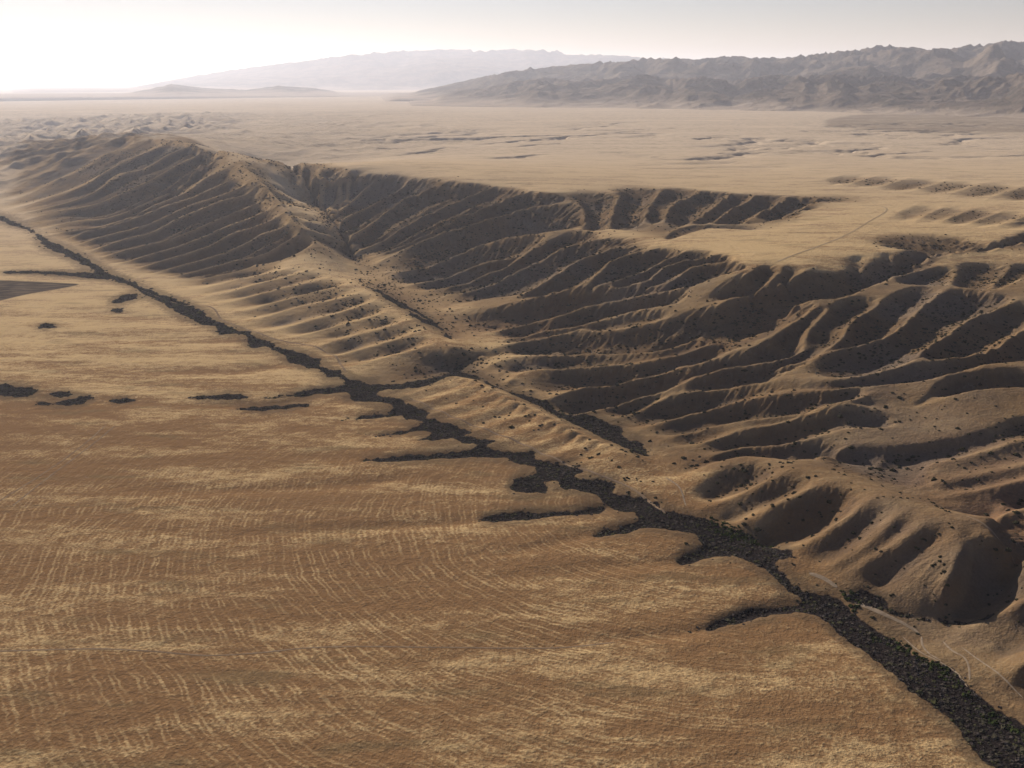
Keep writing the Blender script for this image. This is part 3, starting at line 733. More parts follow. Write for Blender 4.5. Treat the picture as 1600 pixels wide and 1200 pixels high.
GOLD = (0.52, 0.352, 0.168); PALE = (0.58, 0.45, 0.315); BROWN = (0.215, 0.119, 0.054); SOIL = (0.092, 0.063, 0.041); GREY = (0.068, 0.052, 0.039)
def ground_material():
    s = NT_('dry_grass_ground')
    pos = s.geo.outputs['Position']
    hill = s.attr('hill'); wash = s.attr('wash'); red = s.attr('red'); dk = s.attr('dark'); pl = s.attr('plough'); dipn = s.attr('dip'); rough = s.attr('rough')
    st = s.mapping((0, 0, R(16)), (1.0, 3.4, 1.0))          # streaks lying across the plain
    n1 = s.noise(st, 0.0075, 5, 0.6, 0.3)
    n2 = s.noise(st, 0.035, 4, 0.6)
    nb = s.noise(pos, 0.004, 3)
    nf = s.noise(pos, 0.55, 3, 0.7)
    ng = s.noise(pos, 0.11, 4, 0.65)
    # harvest rows: wide rings round a point in the field, wandering with noise
    x = s.n('ShaderNodeSeparateXYZ'); s.l(pos, x.inputs[0])
    dx = s.math('SUBTRACT', x.outputs[0], 137.0); dy = s.math('SUBTRACT', x.outputs[1], 684.0)
    rad = s.math('SQRT', s.math('ADD', s.math('MULTIPLY', dx, dx), s.math('MULTIPLY', dy, dy)))
    wz = s.math('MULTIPLY', s.math('SUBTRACT', s.noise(pos, 0.0055, 2), 0.5), 42.0)
    ws = s.math('MULTIPLY', s.math('SUBTRACT', s.noise(pos, 0.05, 4, 0.7), 0.5), 9.0)
    ph = s.math('ADD', s.math('ADD', rad, wz), ws)
    row = s.math('SINE', s.math('MULTIPLY', ph, 2 * math.pi / 3.4))
    row2 = s.math('SINE', s.math('MULTIPLY', ph, 2 * math.pi / 9.3))
    rows = s.math('ADD', s.math('MULTIPLY', row, 0.6), s.math('MULTIPLY', row2, 0.4))
    rows = s.math('ADD', rows, s.math('MULTIPLY', s.math('SUBTRACT', ng, 0.5), 0.45))
    patch = s.ramp(s.noise(st, 0.016, 4, 0.6), 0.40, 0.62)
    near = s.ramp(x.outputs[1], 980.0, 560.0)
    rowm = s.math('MULTIPLY', s.math('MULTIPLY', s.math('ADD', s.math('MULTIPLY', patch, 0.85), 0.15), near), s.math('SUBTRACT', 1.0, hill))
    rowm = s.math('MULTIPLY', rowm, s.ramp(x.outputs[0], 190.0, 20.0))
    t = s.ramp(n1, 0.36, 0.64)
    t = s.math('ADD', s.math('MULTIPLY', t, 0.62), s.math('MULTIPLY', s.ramp(n2, 0.3, 0.7), 0.38))
    t = s.math('SUBTRACT', t, s.math('MULTIPLY', red, 0.24))
    t = s.math('ADD', t, s.ramp(x.outputs[1], 600.0, 1400.0, -0.30, 0.34))  # field browner up close; vignette and backlight darkening painted into its colour
    t = s.math('ADD', t, s.math('MULTIPLY', s.math('MULTIPLY', rows, rowm), 0.14))
    t = s.math('ADD', t, s.math('ADD', s.math('MULTIPLY', s.math('SUBTRACT', nf, 0.5), 2.0), s.math('MULTIPLY', s.math('SUBTRACT', ng, 0.5), 1.3)))
    t = s.math('SUBTRACT', t, s.math('MULTIPLY', dipn, 0.35))
    t = s.ramp(t, 0.0, 1.0)
    col = s.mix(t, BROWN, GOLD)
    rl = s.ramp(s.math('ADD', rows, s.math('MULTIPLY', s.math('SUBTRACT', nf, 0.5), 0.7)), 0.05, 0.75)
    col = s.mix(s.math('MULTIPLY', s.math('MULTIPLY', rl, rowm), 0.40), col, (0.56, 0.39, 0.19))
    rd = s.ramp(s.math('SUBTRACT', 0.0, rows), 0.25, 0.9)
    col = s.mix(s.math('MULTIPLY', s.math('MULTIPLY', rd, rowm), 0.28), col, (0.17, 0.10, 0.045))
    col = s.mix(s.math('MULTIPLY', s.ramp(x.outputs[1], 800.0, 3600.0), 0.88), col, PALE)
    # grey-green tinge in old furrows
    col = s.mix(s.math('MULTIPLY', s.ramp(s.noise(st, 0.012, 3), 0.56, 0.70), 0.35), col, (0.15, 0.12, 0.062))
    # hills: bare soil with thin grass
    hn = s.ramp(s.noise(pos, 0.03, 5, 0.65), 0.36, 0.66)
    hs = s.mix(hn, SOIL, (0.150, 0.090, 0.044))
    hs = s.mix(s.math('MULTIPLY', s.ramp(s.noise(pos, 0.012, 3), 0.45, 0.62), 0.5), hs, (0.160, 0.092, 0.048))
    hs = s.mix(s.math('MULTIPLY', s.ramp(s.noise(pos, 0.0045, 4, 0.6), 0.50, 0.64), 0.55), hs, (0.155, 0.128, 0.104))
    hs = s.mix(s.math('MULTIPLY', red, 0.6), hs, (0.20, 0.105, 0.055))
    hs = s.mix(s.math('MULTIPLY', s.ramp(nf, 0.42, 0.62), 0.6), hs, GREY)
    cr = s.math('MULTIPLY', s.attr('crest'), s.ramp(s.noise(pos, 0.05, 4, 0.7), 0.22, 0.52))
    hs = s.mix(s.math('MULTIPLY', cr, 0.80), hs, (0.36, 0.235, 0.115))  # gold crest grass; the crests' sunlit brightness is painted in too
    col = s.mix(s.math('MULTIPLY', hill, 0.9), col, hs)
    col = s.mix(s.math('MULTIPLY', rough, 0.15), col, (0.17, 0.13, 0.10))
    # far scrub belts as speckle
    belt = s.mapping((0, 0, R(-4)), (1.0, 5.0, 1.0))
    sp = s.math('MULTIPLY', s.ramp(s.noise(belt, 0.035, 5, 0.8), 0.50, 0.60), s.math('MULTIPLY', s.ramp(x.outputs[1], 2300.0, 3600.0), s.ramp(s.noise(belt, 0.0012, 3), 0.30, 0.58)))
    col = s.mix(s.math('MULTIPLY', sp, 0.75), col, (0.09, 0.07, 0.05))
    col = s.mix(s.math('MULTIPLY', s.math('MULTIPLY', dk, s.ramp(s.noise(belt, 0.006, 4, 0.7), 0.3, 0.5)), 0.55), col, (0.085, 0.062, 0.048))
    col = s.mix(s.ramp(pl, 0.3, 0.7), col, s.mix(s.ramp(s.noise(belt, 0.03, 3), 0.4, 0.6), (0.050, 0.038, 0.030), (0.13, 0.095, 0.065)))
    mo = s.ramp(s.math('ADD', s.attr('moist'), s.math('MULTIPLY', s.math('SUBTRACT', s.noise(pos, 0.12, 4, 0.75), 0.5), 1.0)), 0.05, 0.50)
    col = s.mix(s.math('MULTIPLY', mo, 0.62), col, (0.105, 0.072, 0.042))
    wm = s.ramp(s.math('ADD', wash, s.math('ADD', s.math('MULTIPLY', s.math('SUBTRACT', s.noise(pos, 0.22, 3, 0.7), 0.5), 0.8), s.math('MULTIPLY', s.math('SUBTRACT', s.noise(pos, 0.05, 3, 0.7), 0.5), 0.7))), 0.34, 0.60)
    wc = s.mix(s.ramp(s.noise(pos, 0.35, 3, 0.7), 0.35, 0.65), (0.010, 0.008, 0.008), (0.030, 0.023, 0.021))
    col = s.mix(wm, col, wc)
    s.l(col, s.b.inputs['Base Color'])
    s.bump(s.math('ADD', s.math('MULTIPLY', nf, 0.8), s.math('MULTIPLY', ng, 2.0)), 0.7, 1.1)
    return s.m
M_GROUND = ground_material()

def simple(name, a, b, scale, rough=0.95, bump=None):
    s = NT_(name); pos = s.geo.outputs['Position']
    n = s.ramp(s.noise(pos, scale, 4, 0.65), 0.35, 0.65)
    s.l(s.mix(n, a, b), s.b.inputs['Base Color']); s.b.inputs['Roughness'].default_value = rough
    if bump: s.bump(s.noise(pos, scale * 3, 3), bump, 0.3)
    return s.m
M_TRACK = simple('pale_sand', (0.22, 0.16, 0.105), (0.30, 0.225, 0.15), 0.3)
M_TRACK2 = simple('trodden_earth', (0.18, 0.12, 0.075), (0.26, 0.18, 0.11), 0.08)
M_TRACK3 = simple('faint_wheel_track', (0.33, 0.235, 0.13), (0.40, 0.29, 0.17), 0.05)
M_SHRUB = simple('dark_saltbush', (0.020, 0.019, 0.011), (0.048, 0.042, 0.022), 1.2)
M_BRUSH = simple('tumbleweed_brush', (0.014, 0.011, 0.011), (0.085, 0.068, 0.058), 0.45)
_t = M_BRUSH.node_tree; _oi = _t.nodes.new('ShaderNodeObjectInfo'); _mx = _t.nodes.new('ShaderNodeMix'); _mx.data_type = 'RGBA'
_bs = next(q for q in _t.nodes if q.type == 'BSDF_PRINCIPLED'); _ln = _bs.inputs['Base Color'].links[0].from_socket
_pw = _t.nodes.new('ShaderNodeMath'); _pw.operation = 'POWER'; _pw.inputs[1].default_value = 3.0
_t.links.new(_oi.outputs['Random'], _pw.inputs[0]); _t.links.new(_pw.outputs[0], _mx.inputs[0]); _t.links.new(_ln, _mx.inputs[6]); _mx.inputs[7].default_value = (0.062, 0.060, 0.026, 1); _t.links.new(_mx.outputs[2], _bs.inputs['Base Color'])
M_GREEN = simple('green_brush', (0.018, 0.026, 0.008), (0.045, 0.055, 0.018), 0.6)
def mountain_mat():
    s = NT_('mountain_slopes'); pos = s.geo.outputs['Position']
    st = s.ramp(s.noise(pos, 0.0022, 6, 0.65), 0.38, 0.62)
    c = s.mix(st, (0.085, 0.066, 0.050), (0.19, 0.14, 0.10))
    c = s.mix(s.math('MULTIPLY', s.ramp(s.noise(pos, 0.012, 4, 0.7), 0.45, 0.65), 0.5), c, (0.075, 0.065, 0.045))
    x = s.n('ShaderNodeSeparateXYZ'); s.l(pos, x.inputs[0])
    low = s.math('ADD', x.outputs[2], s.math('MULTIPLY', s.noise(pos, 0.002, 3), 120.0))
    c = s.mix(s.ramp(low, 230.0, 125.0), c, (0.42, 0.32, 0.23))
    s.l(c, s.b.inputs['Base Color']); s.bump(s.noise(pos, 0.008, 6, 0.75), 1.0, 40.0)
    return s.m
M_MOUNT = mountain_mat()

# ------------------------------------------------------------------ terrain pieces
KEYS = [('grassland', [(300,900),(800,1000),(100,600),(400,700),(1200,1100),(200,500),(60,420),(900,850),(-100,300),(1500,1150),(-200,260)]),
        ('ridge', [(300,320),(200,270),(120,290),(400,350),(450,400),(380,250),(100,250),(240,380)]),
        ('low_hills', [(520,480),(450,450),(620,530),(800,660),(900,700),(680,620)]),
        ('badland_hills', [(700,380),(850,400),(1000,500),(1200,560),(1400,500),(1550,600),(900,600),(1100,640),(1500,460),(650,480),(1400,650),(1000,340),(600,320)]),
        ('fault_hills', [(1250,790),(1400,850),(1150,760),(1550,900),(1560,1010)]),
        ('plateau', [(1250,375),(1400,340),(1550,340),(700,260),(1000,270),(1300,290),(1150,375)]),
        ('desert_plain', [(300,190),(700,200),(1200,210),(1550,230),(100,180),(900,160),(1700,200)])]
kx = []; kid = []
for i, (nm, pts) in enumerate(KEYS):
    a, b = ground_poly(pts); kx += list(zip(a, b)); kid += [i] * len(a)
kx = np.array(kx); kid = np.array(kid)
FT = (MT[:-1, :-1] + MT[1:, 1:]) / 2; FL = (ML[:-1, :-1] + ML[1:, 1:]) / 2
FTc = np.clip(FT, -0.75, 0.75)
best = np.full(FT.shape, 1e9); lab = np.zeros(FT.shape, int)
wob = noise2(FTc * 14, FL * 14) * 0.03
for (a, b), k in zip(kx, kid):
    dd = np.hypot((FTc - a + wob), (FL - b + wob) * 0.75); m = dd < best; best[m] = dd[m]; lab[m] = k
vid = np.arange(nr * nc).reshape(nr, nc)
Q = np.stack([vid[:-1, :-1], vid[:-1, 1:], vid[1:, 1:], vid[1:, :-1]], -1).reshape(-1, 4)
labf = lab.ravel()
V = np.stack([MX, MY, MZ], -1).reshape(-1, 3); N = MN.reshape(-1, 3)
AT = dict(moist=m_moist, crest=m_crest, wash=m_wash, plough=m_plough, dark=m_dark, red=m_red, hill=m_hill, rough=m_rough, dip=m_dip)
for i, (nm, _) in enumerate(KEYS):
    q = Q[labf == i]
    if not len(q): continue
    u, inv = np.unique(q, return_inverse=True)
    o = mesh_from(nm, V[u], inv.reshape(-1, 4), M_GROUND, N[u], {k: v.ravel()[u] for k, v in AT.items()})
    tag(o, kind='structure')
# ground under and behind the viewpoint
a = np.concatenate([mT, [mT[0] + 2 * math.pi]])
e = np.exp(L0); zr = np.concatenate([MZ[0], MZ[0][:1]])
Vb = [(0, 0, 0)] + [(e * math.sin(t), e * math.cos(t), z) for t, z in zip(a, zr)]
Fb = np.array([(0, i + 2, i + 1) for i in range(len(a) - 1)])
tag(mesh_from('ground', np.array(Vb), Fb, M_GROUND, None, {k: np.zeros(len(Vb)) for k in AT}), kind='structure')
# wedge that closes the ring behind the viewpoint
Vw = np.concatenate([V.reshape(nr, nc, 3)[::8, -1], V.reshape(nr, nc, 3)[::8, 0]]); h = len(Vw) // 2
Fw = np.array([(i, h + i, h + i + 1, i + 1) for i in range(h - 1)])
tag(mesh_from('ground', Vw, Fw, M_GROUND, None, {k: np.zeros(len(Vw)) for k in AT}), kind='structure')

# ------------------------------------------------------------------ mountains
def mountain(name, sky_line, r0_line, depth, th0, th1, nth, nrr, seed, fscale, zbase, mix=0.62, back=0.8):
    th = np.linspace(th0, th1, nth); pxs = 800 + np.tan(th) * F_PX * 1.0 / CP * 0.957
    s = np.array(sky_line, float); pys = np.interp(pxs, s[:, 0], s[:, 1])
    r0 = np.interp(pxs, *np.array(r0_line, float).T)
    k = np.ones(9) / 9; r0 = np.convolve(np.pad(r0, 4, mode='edge'), k, 'valid')
    tt = np.linspace(0, 1 + back, nrr)
    rr = r0[None, :] + tt[:, None] * depth
    TH = np.broadcast_to(th, rr.shape); X = rr * np.sin(TH); Y = rr * np.cos(TH)
    elev = np.arctan((600 - pys) / F_PX) - PITCH
    zc = H + (r0 + depth) * np.tan(elev)
    n = ridged(X / fscale + seed + 0.25 * noise2(X / 900, Y / 900), Y / fscale - seed, 7, 0.53)
    big = fbm(X / (fscale * 2.2) + seed * 2, Y / (fscale * 2.2), 2)
    t = tt[:, None]
    prof = np.where(t < 1, smooth(t, -0.25, 1.08) * (0.35 + 0.65 * smooth(t, 0, 0.45)), 1 - 0.5 * smooth(t, 1, 1 + back))
    prof = (prof - prof[0]) / (prof.max() - prof[0])
    hgt = prof * (1 - mix + mix * n * 1.5 + 0.25 * big)
    # small hills at the foot
    foot = smooth(t, 0.0, 0.12) * (1 - smooth(t, 0.25, 0.5)) * np.clip(ridged(X / (fscale * .55) - seed, Y / (fscale * .55), 4) - 0.35, 0, 1)
    hgt = hgt + foot * 0.16
    hgt = np.clip(hgt, 0, 3) * (smooth(th, th0, th0 + 0.09) * (1 - smooth(th, th1 - 0.06, th1)))[None, :]
    zz_end = 1
    # scale each bearing so the skyline meets the traced one
    need = np.maximum(zc - zbase, 5)
    ang = (hgt * need[None, :] + zbase - H) / rr
    mx = ang.max(0); target = np.tan(elev)
    fac = np.ones(nth)
    for _ in range(6):
        ang = (hgt * (need * fac)[None, :] + zbase - H) / rr
        mxr = ang.max(0); i = ang.argmax(0); rloc = rr[i, np.arange(nth)]
        want = (target * rloc + H - zbase) / np.maximum(hgt[i, np.arange(nth)], 0.15)
        f2 = np.clip(want / need, 0.05, 4)
        w = 4; f2 = np.convolve(np.pad(f2, w, mode='edge'), np.ones(2 * w + 1) / (2 * w + 1), 'valid')
        fac = f2
    sd_ = (smooth(th, th0, th0 + 0.05) * (1 - smooth(th, th1 - 0.05, th1)))[None, :]
    zz = (zbase + 30) * sd_ * smooth(t, 0, 0.05) - 30 + hgt * (need * fac)[None, :]
    Nn = grid_normals(X, Y, zz)
    ids = np.arange(nrr * nth).reshape(nrr, nth)
    Fm = np.stack([ids[:-1, :-1], ids[:-1, 1:], ids[1:, 1:], ids[1:, :-1]], -1).reshape(-1, 4)
    o = mesh_from(name, np.stack([X, Y, zz], -1).reshape(-1, 3), Fm, M_MOUNT, None)
    tag(o, kind='structure')
    return float(zz.max())
top1 = mountain('mountain_range', [(560,160),(640,146),(700,133),(760,119),(800,111),(860,104),(900,100),(960,96),(1000,92),(1040,91),(1080,93),(1120,88),(1165,91),(1200,92),(1240,87),(1270,84),(1310,80),(1350,74),(1390,78),(1420,80),(1460,78),(1500,74),(1530,69),(1560,73),(1600,68),(1900,60)],
   [(500,12500),(620,12000),(800,11000),(1000,10300),(1200,9800),(1400,9300),(1600,9000),(2100,8600)], 3600, R(-9), R(45), 700, 190, 5.3, 1700.0, 90.0, 0.46)
top4 = mountain('front_range', [(600,166),(640,156),(680,152),(720,142),(760,138),(800,128),(850,121),(900,128),(950,122),(1000,116),(1040,124),(1090,119),(1130,128),(1165,120),(1185,117),(1230,119),(1290,116),(1330,121),(1370,119),(1420,124),(1470,118),(1530,121),(1570,112),(1620,116),(1900,105)],
   [(500,11000),(620,9800),(800,8700),(1000,8100),(1200,7500),(1400,6900),(1600,6400),(2100,5800)], 2500, R(-8), R(45), 860, 230, 1.7, 1150.0, 78.0, 0.60)
top2 = mountain('far_mountains', [(100,150),(180,142),(250,132),(330,118),(400,107),(480,97),(560,86),(640,80),(700,77),(760,79),(830,77),(870,82),(900,86),(950,86),(1000,91),(1100,97),(1600,100)],
   [(0,27000),(2000,27000)], 8000, R(-27), R(20), 360, 70, 9.7, 6000.0, 60.0, 0.35, 0.5)
top3 = mountain('foothills', [(-200,160),(0,158),(60,155),(120,150),(200,147),(260,138),(290,131),(340,137),(400,140),(450,134),(500,137),(560,146),(600,152),(660,158),(760,164)],
   [(-200,16500),(200,16500),(800,16500)], 3600, R(-33), R(-1), 380, 60, 2.2, 1500.0, 55.0, 0.4, 0.5)

# ------------------------------------------------------------------ tracks
def ribbon(name, P, w0, mat, lift=0.10, w1=None):
    Qp = line(P, 16); Qp = resample(Qp, max(12, int(np.hypot(*np.diff(Qp[:, :2], axis=0).T).sum() / 3.0)))
    d = np.gradient(Qp[:, :2], axis=0); d /= np.linalg.norm(d, axis=1)[:, None] + 1e-9
    t = np.linspace(0, 1, len(Qp)); w = w0 + ((w1 if w1 else w0) - w0) * t
    w = w * (1 + 0.35 * noise2(t * len(Qp) / 7, t * 0 + 3.1)); w[0] *= .3; w[-1] *= .3
    rows = []
    for f in (-1, -0.4, 0.4, 1):
        x = Qp[:, 0] + d[:, 1] * w * f / 2; y = Qp[:, 1] - d[:, 0] * w * f / 2
        rows.append(np.stack([x, y, ground_z(x, y) + lift * (1 if abs(f) < 1 else 0.5)], 1))
    Vr = np.concatenate(rows); m = len(Qp)
    Fr = np.array([(k * m + i, k * m + i + 1, (k + 1) * m + i + 1, (k + 1) * m + i) for k in range(3) for i in range(m - 1)])
    return tag(mesh_from(name, Vr, Fr, mat), kind='structure')
def z8(P): return [(1200 + x / 3.3325, 840 + y / 3.3333) for x, y in P]
ribbon('dirt_track', z8([(215,185),(290,215),(360,262)]), 2.6, M_TRACK, 0.2)
ribbon('sand_bank', z8([(455,345),(500,350),(560,378),(620,408),(690,440),(760,480),(790,500)]), 4.0, M_TRACK, 0.14, 2)
ribbon('dirt_track', z8([(700,515),(750,560),(800,600),(860,630),(930,665),(985,700),(1040,770)]), 0.9, M_TRACK)
ribbon('dirt_track', z8([(800,515),(805,560),(840,605),(900,640)]), 1.1, M_TRACK)
ribbon('dirt_track', z8([(910,540),(960,590),(1020,620),(1045,670),(1050,740)]), 1.1, M_TRACK)
ribbon('dirt_track', z8([(1010,570),(1100,630),(1180,690),(1250,750),(1333,820)]), 0.9, M_TRACK)
ribbon('dirt_track', [(1600,942),(1640,955)], 2, M_TRACK)
ribbon('dirt_track', [(-20,1018),(80,1015),(160,1014),(240,1018),(320,1024),(400,1020),(480,1012),(560,1010),(700,1012),(860,1012),(960,1002)], 1.2, M_TRACK2)
ribbon('dirt_track', [(1215,407),(1270,388),(1320,368),(1360,345),(1384,330),(1378,322),(1340,320)], 3, M_TRACK3, 0.3)
ribbon('dirt_track', [(1040,745),(1062,762),(1072,790)], 1.2, M_TRACK)
ribbon('dirt_track', [(220,452),(280,474),(330,480),(348,500),(390,515),(440,532),(480,538),(520,552),(540,580)], 2.6, M_TRACK2, 0.2)
ribbon('dirt_track', [(640,620),(720,655),(800,685),(860,712),(930,740),(990,765),(1040,800)], 2.0, M_TRACK2, 0.2)
ribbon('dirt_track', [(-40,262),(2,250),(30,238),(90,226),(130,215)], 14, M_TRACK2, 0.5)
ribbon('dirt_track', [(1508,805),(1560,826),(1600,850),(1640,872)], 2.2, M_TRACK2, 0.2)
ribbon('dirt_track', [(-30,800),(60,745),(130,695),(165,665)], 1.3, M_TRACK2, 0.1)
ribbon('dirt_track', [(20,790),(90,735),(150,690),(180,665)], 1.3, M_TRACK2, 0.1)

# ------------------------------------------------------------------ shrubs
def blob(seed, nu=9, nv=4, lump=0.28, flat=0.75):
    r_ = np.random.default_rng(seed); V = []; F = []
    for j in range(nv):
        ph = (j / nv) * (math.pi / 2) * 0.98
        for i in range(nu):
            a_ = 2 * math.pi * (i + 0.5 * (j % 2)) / nu
            q = 1 + lump * r_.normal() * 0.8
            q = min(max(q, 0.55), 1.5)
            V.append((math.cos(a_) * math.cos(ph) * q, math.sin(a_) * math.cos(ph) * q, math.sin(ph) * flat * q - (0.15 if j == 0 else 0)))
    V.append((0, 0, flat * (1 + lump * r_.normal() * .5)))
    for j in range(nv - 1):
        for i in range(nu):
            A_ = j * nu + i; B_ = j * nu + (i + 1) % nu; C2 = (j + 1) * nu + i; D2 = (j + 1) * nu + (i + 1) % nu
            if j % 2 == 0: F += [(A_, B_, C2), (B_, D2, C2)]
            else: F += [(A_, B_, D2), (A_, D2, C2)]
    for i in range(nu): F.append(((nv - 1) * nu + i, (nv - 1) * nu + (i + 1) % nu, nv * nu))
    return np.array(V), np.array(F)
def shrub_mesh(name, seed, mat, **k):
    # several lobes make one bush
    r_ = np.random.default_rng(seed); Vs = []; Fs = []; off = 0
    for q in range(4):
        v, f = blob(seed * 10 + q, 7, 3, **k)
        s_ = (1.0, 0.62, 0.55, 0.48)[q]; a_ = r_.uniform(0, 6.28); rr_ = 0 if q == 0 else r_.uniform(0.45, 0.85)
        v = v * s_ + np.array([math.cos(a_) * rr_, math.sin(a_) * rr_, 0]); Vs.append(v); Fs.append(f + off); off += len(v)
    me = bpy.data.meshes.new(name)
    me.from_pydata(np.concatenate(Vs).tolist(), [], np.concatenate(Fs).tolist()); me.materials.append(mat); me.update()
    return me
SH = [shrub_mesh('shrub', s, M_SHRUB) for s in (1, 2, 3, 4)]
BR = [shrub_mesh('brush', s, M_BRUSH, flat=0.6) for s in (11, 12)]
GR = shrub_mesh('green_brush', 21, M_GREEN, flat=0.8)

in_wash = lambda x, y: bil(washg.astype(np.float32), (np.log(np.hypot(x, y)) - L0) / DA, (np.arctan2(x, y) - T0) / DA)
def g_at(G, x, y): return bil(G, (np.log(np.hypot(x, y)) - L0) / DA, (np.arctan2(x, y) - T0) / DA)
# traced bushes that stand out in the photograph
def zz8(x0, y0, s, P): return [(x0 + x / s, y0 + y / s) for x, y in P]
TR = zz8(1200, 600, 4, [(405,795),(458,797),(455,692),(520,660),(603,660),(330,815),(335,828),(218,850),(245,790),(130,868),(685,712),(722,705),(716,640),(710,800),(705,850),(787,893),(650,865),(710,1045),(925,1022),(940,1028),(1070,935),(990,980),(965,968),(1045,945),(1075,1080),(1075,1105),(1100,1128),(1025,1135),(1130,870),(1150,895),(1270,490),(1300,535),(1228,525),(1187,505),(1310,595),(1215,600),(1235,660),(1287,658),(1503,790),(1570,830),(1090,605),(905,712),(950,715),(1000,720),(1020,740),(1050,765),(1060,770),(1085,780),(1110,795),(1130,800),(870,715),(830,712),(780,708),(1440,240),(1480,215),(1530,200),(985,212),(1085,160),(930,180),(10,505),(95,495),(150,492),(90,520),(300,575),(35,765)]) + \
 zz8(850, 700, 4, [(1190,128),(1232,105),(1218,143),(1240,128),(1100,185),(1140,180),(1408,100),(1410,128),(1380,135),(1480,90),(1492,118),(1548,95),(1560,125),(1530,92),(465,120),(425,75),(500,190),(520,185),(580,190),(605,208),(520,275),(530,285),(680,210),(615,282),(207,98),(285,65),(232,42),(1208,240),(1270,252),(1434,315),(1430,355),(1385,360),(1300,382),(1530,470),(930,75),(905,125),(1600,305),(1425,182)]) + \
 zz8(1200, 840, 3.333, [(820,10),(772,55),(590,72),(560,190),(898,98),(897,122),(920,138),(855,145),(872,140),(905,185),(935,247),(862,295),(870,330),(300,265),(255,247),(148,255),(200,280),(1305,438),(780,500),(760,462),(1250,335),(925,415),(940,400),(430,270),(520,255)]) + \
 zz8(900, 500, 4, [(1105,1085),(1085,590),(1325,470),(1210,470),(990,930),(1020,905),(1035,945),(1040,925),(330,990),(305,1000),(380,1000),(330,1075),(390,580),(430,582),(735,878),(265,915),(85,860),(145,835),(20,910),(495,1110)]) + \
 zz8(600, 450, 4, [(885,800),(908,832),(975,860),(965,885),(990,855),(935,890),(1065,850),(118,322),(152,318),(195,272),(250,250),(258,258),(245,350),(225,265),(390,690),(1135,710),(1160,715),(1470,1118),(1425,1078),(1340,1040),(1155,1085),(1300,1060)])
TR = np.array(TR, float)
tx, ty, _ = on_surface(TR[:, 0], TR[:, 1])
# refine on the real surface by marching the sight line
z_ = ground_z(tx, ty)
for _ in range(40):
    tx, ty = unproj(TR[:, 0], TR[:, 1], z_); z_ = 0.7 * z_ + 0.3 * ground_z(tx, ty)
slant = lambda x, y: np.hypot(np.hypot(x, y), H)
tr_px = rng.uniform(3.8, 7.4, len(tx))
trace = np.stack([tx, ty, tr_px / 2 * slant(tx, ty) / F_PX], 1)

# scattered bushes over the hills
NS = 420000
u1 = rng.uniform(-0.66, 0.66, NS); rr_ = np.sqrt(rng.uniform(520 ** 2, 3100 ** 2, NS))
sx, sy = rr_ * np.sin(u1), rr_ * np.cos(u1)
hm = g_at(hillm, sx, sy)
cl = smooth(fbm(sx / 130, sy / 130, 3), -0.25, 0.35)
cl2 = smooth(noise2(sx / 22, sy / 22), -0.3, 0.3)
pxs_, pys_ = proj(sx, sy, g_at(UG, sx, sy))
right = smooth(pxs_ * 1.0 - (pys_ * 1.62 - 330), -10, 60)          # the hills east of the fault
strip = 1 - right
dens = hm * (right * (0.22 + 0.78 * cl * cl2) + strip * 0.10 * cl * cl2)
dens *= 0.6 + 1.2 * smooth(-g_at(W, sx, sy), 2, 9)
dens *= 1 - 0.75 * smooth(pys_, 700, 800) 
dens += 0.05 * right * (1 - hm) * cl
dens *= 1 - smooth(g_at(UG, sx, sy), 74, 84) * (1 - 0.6 * hm)
dens *= 1 - smooth(in_wash(sx, sy), 0.05, 0.3)
keep = (rng.uniform(0, 1, NS) < dens * 0.9) & (pxs_ > -250) & (pxs_ < 1850)
sx, sy = sx[keep], sy[keep]
sr = np.clip(rng.lognormal(-0.08, 0.48, len(sx)), 0.5, 2.2) * (1.25 + 0.30 * smooth(np.hypot(sx, sy), 900, 2200))
allp = np.concatenate([trace, np.stack([sx, sy, sr], 1)])
vis_px = allp[:, 2] * 2 * F_PX / slant(allp[:, 0], allp[:, 1])
inview_x, inview_y = proj(allp[:, 0], allp[:, 1], ground_z(allp[:, 0], allp[:, 1]))
ok = (inview_x > 0) & (inview_x < 1600) & (inview_y < 1200)
score = np.where(ok, vis_px, 0); score[:len(trace)] += 100
order = np.argsort(-score); ind = order[:300]; rest = order[300:]
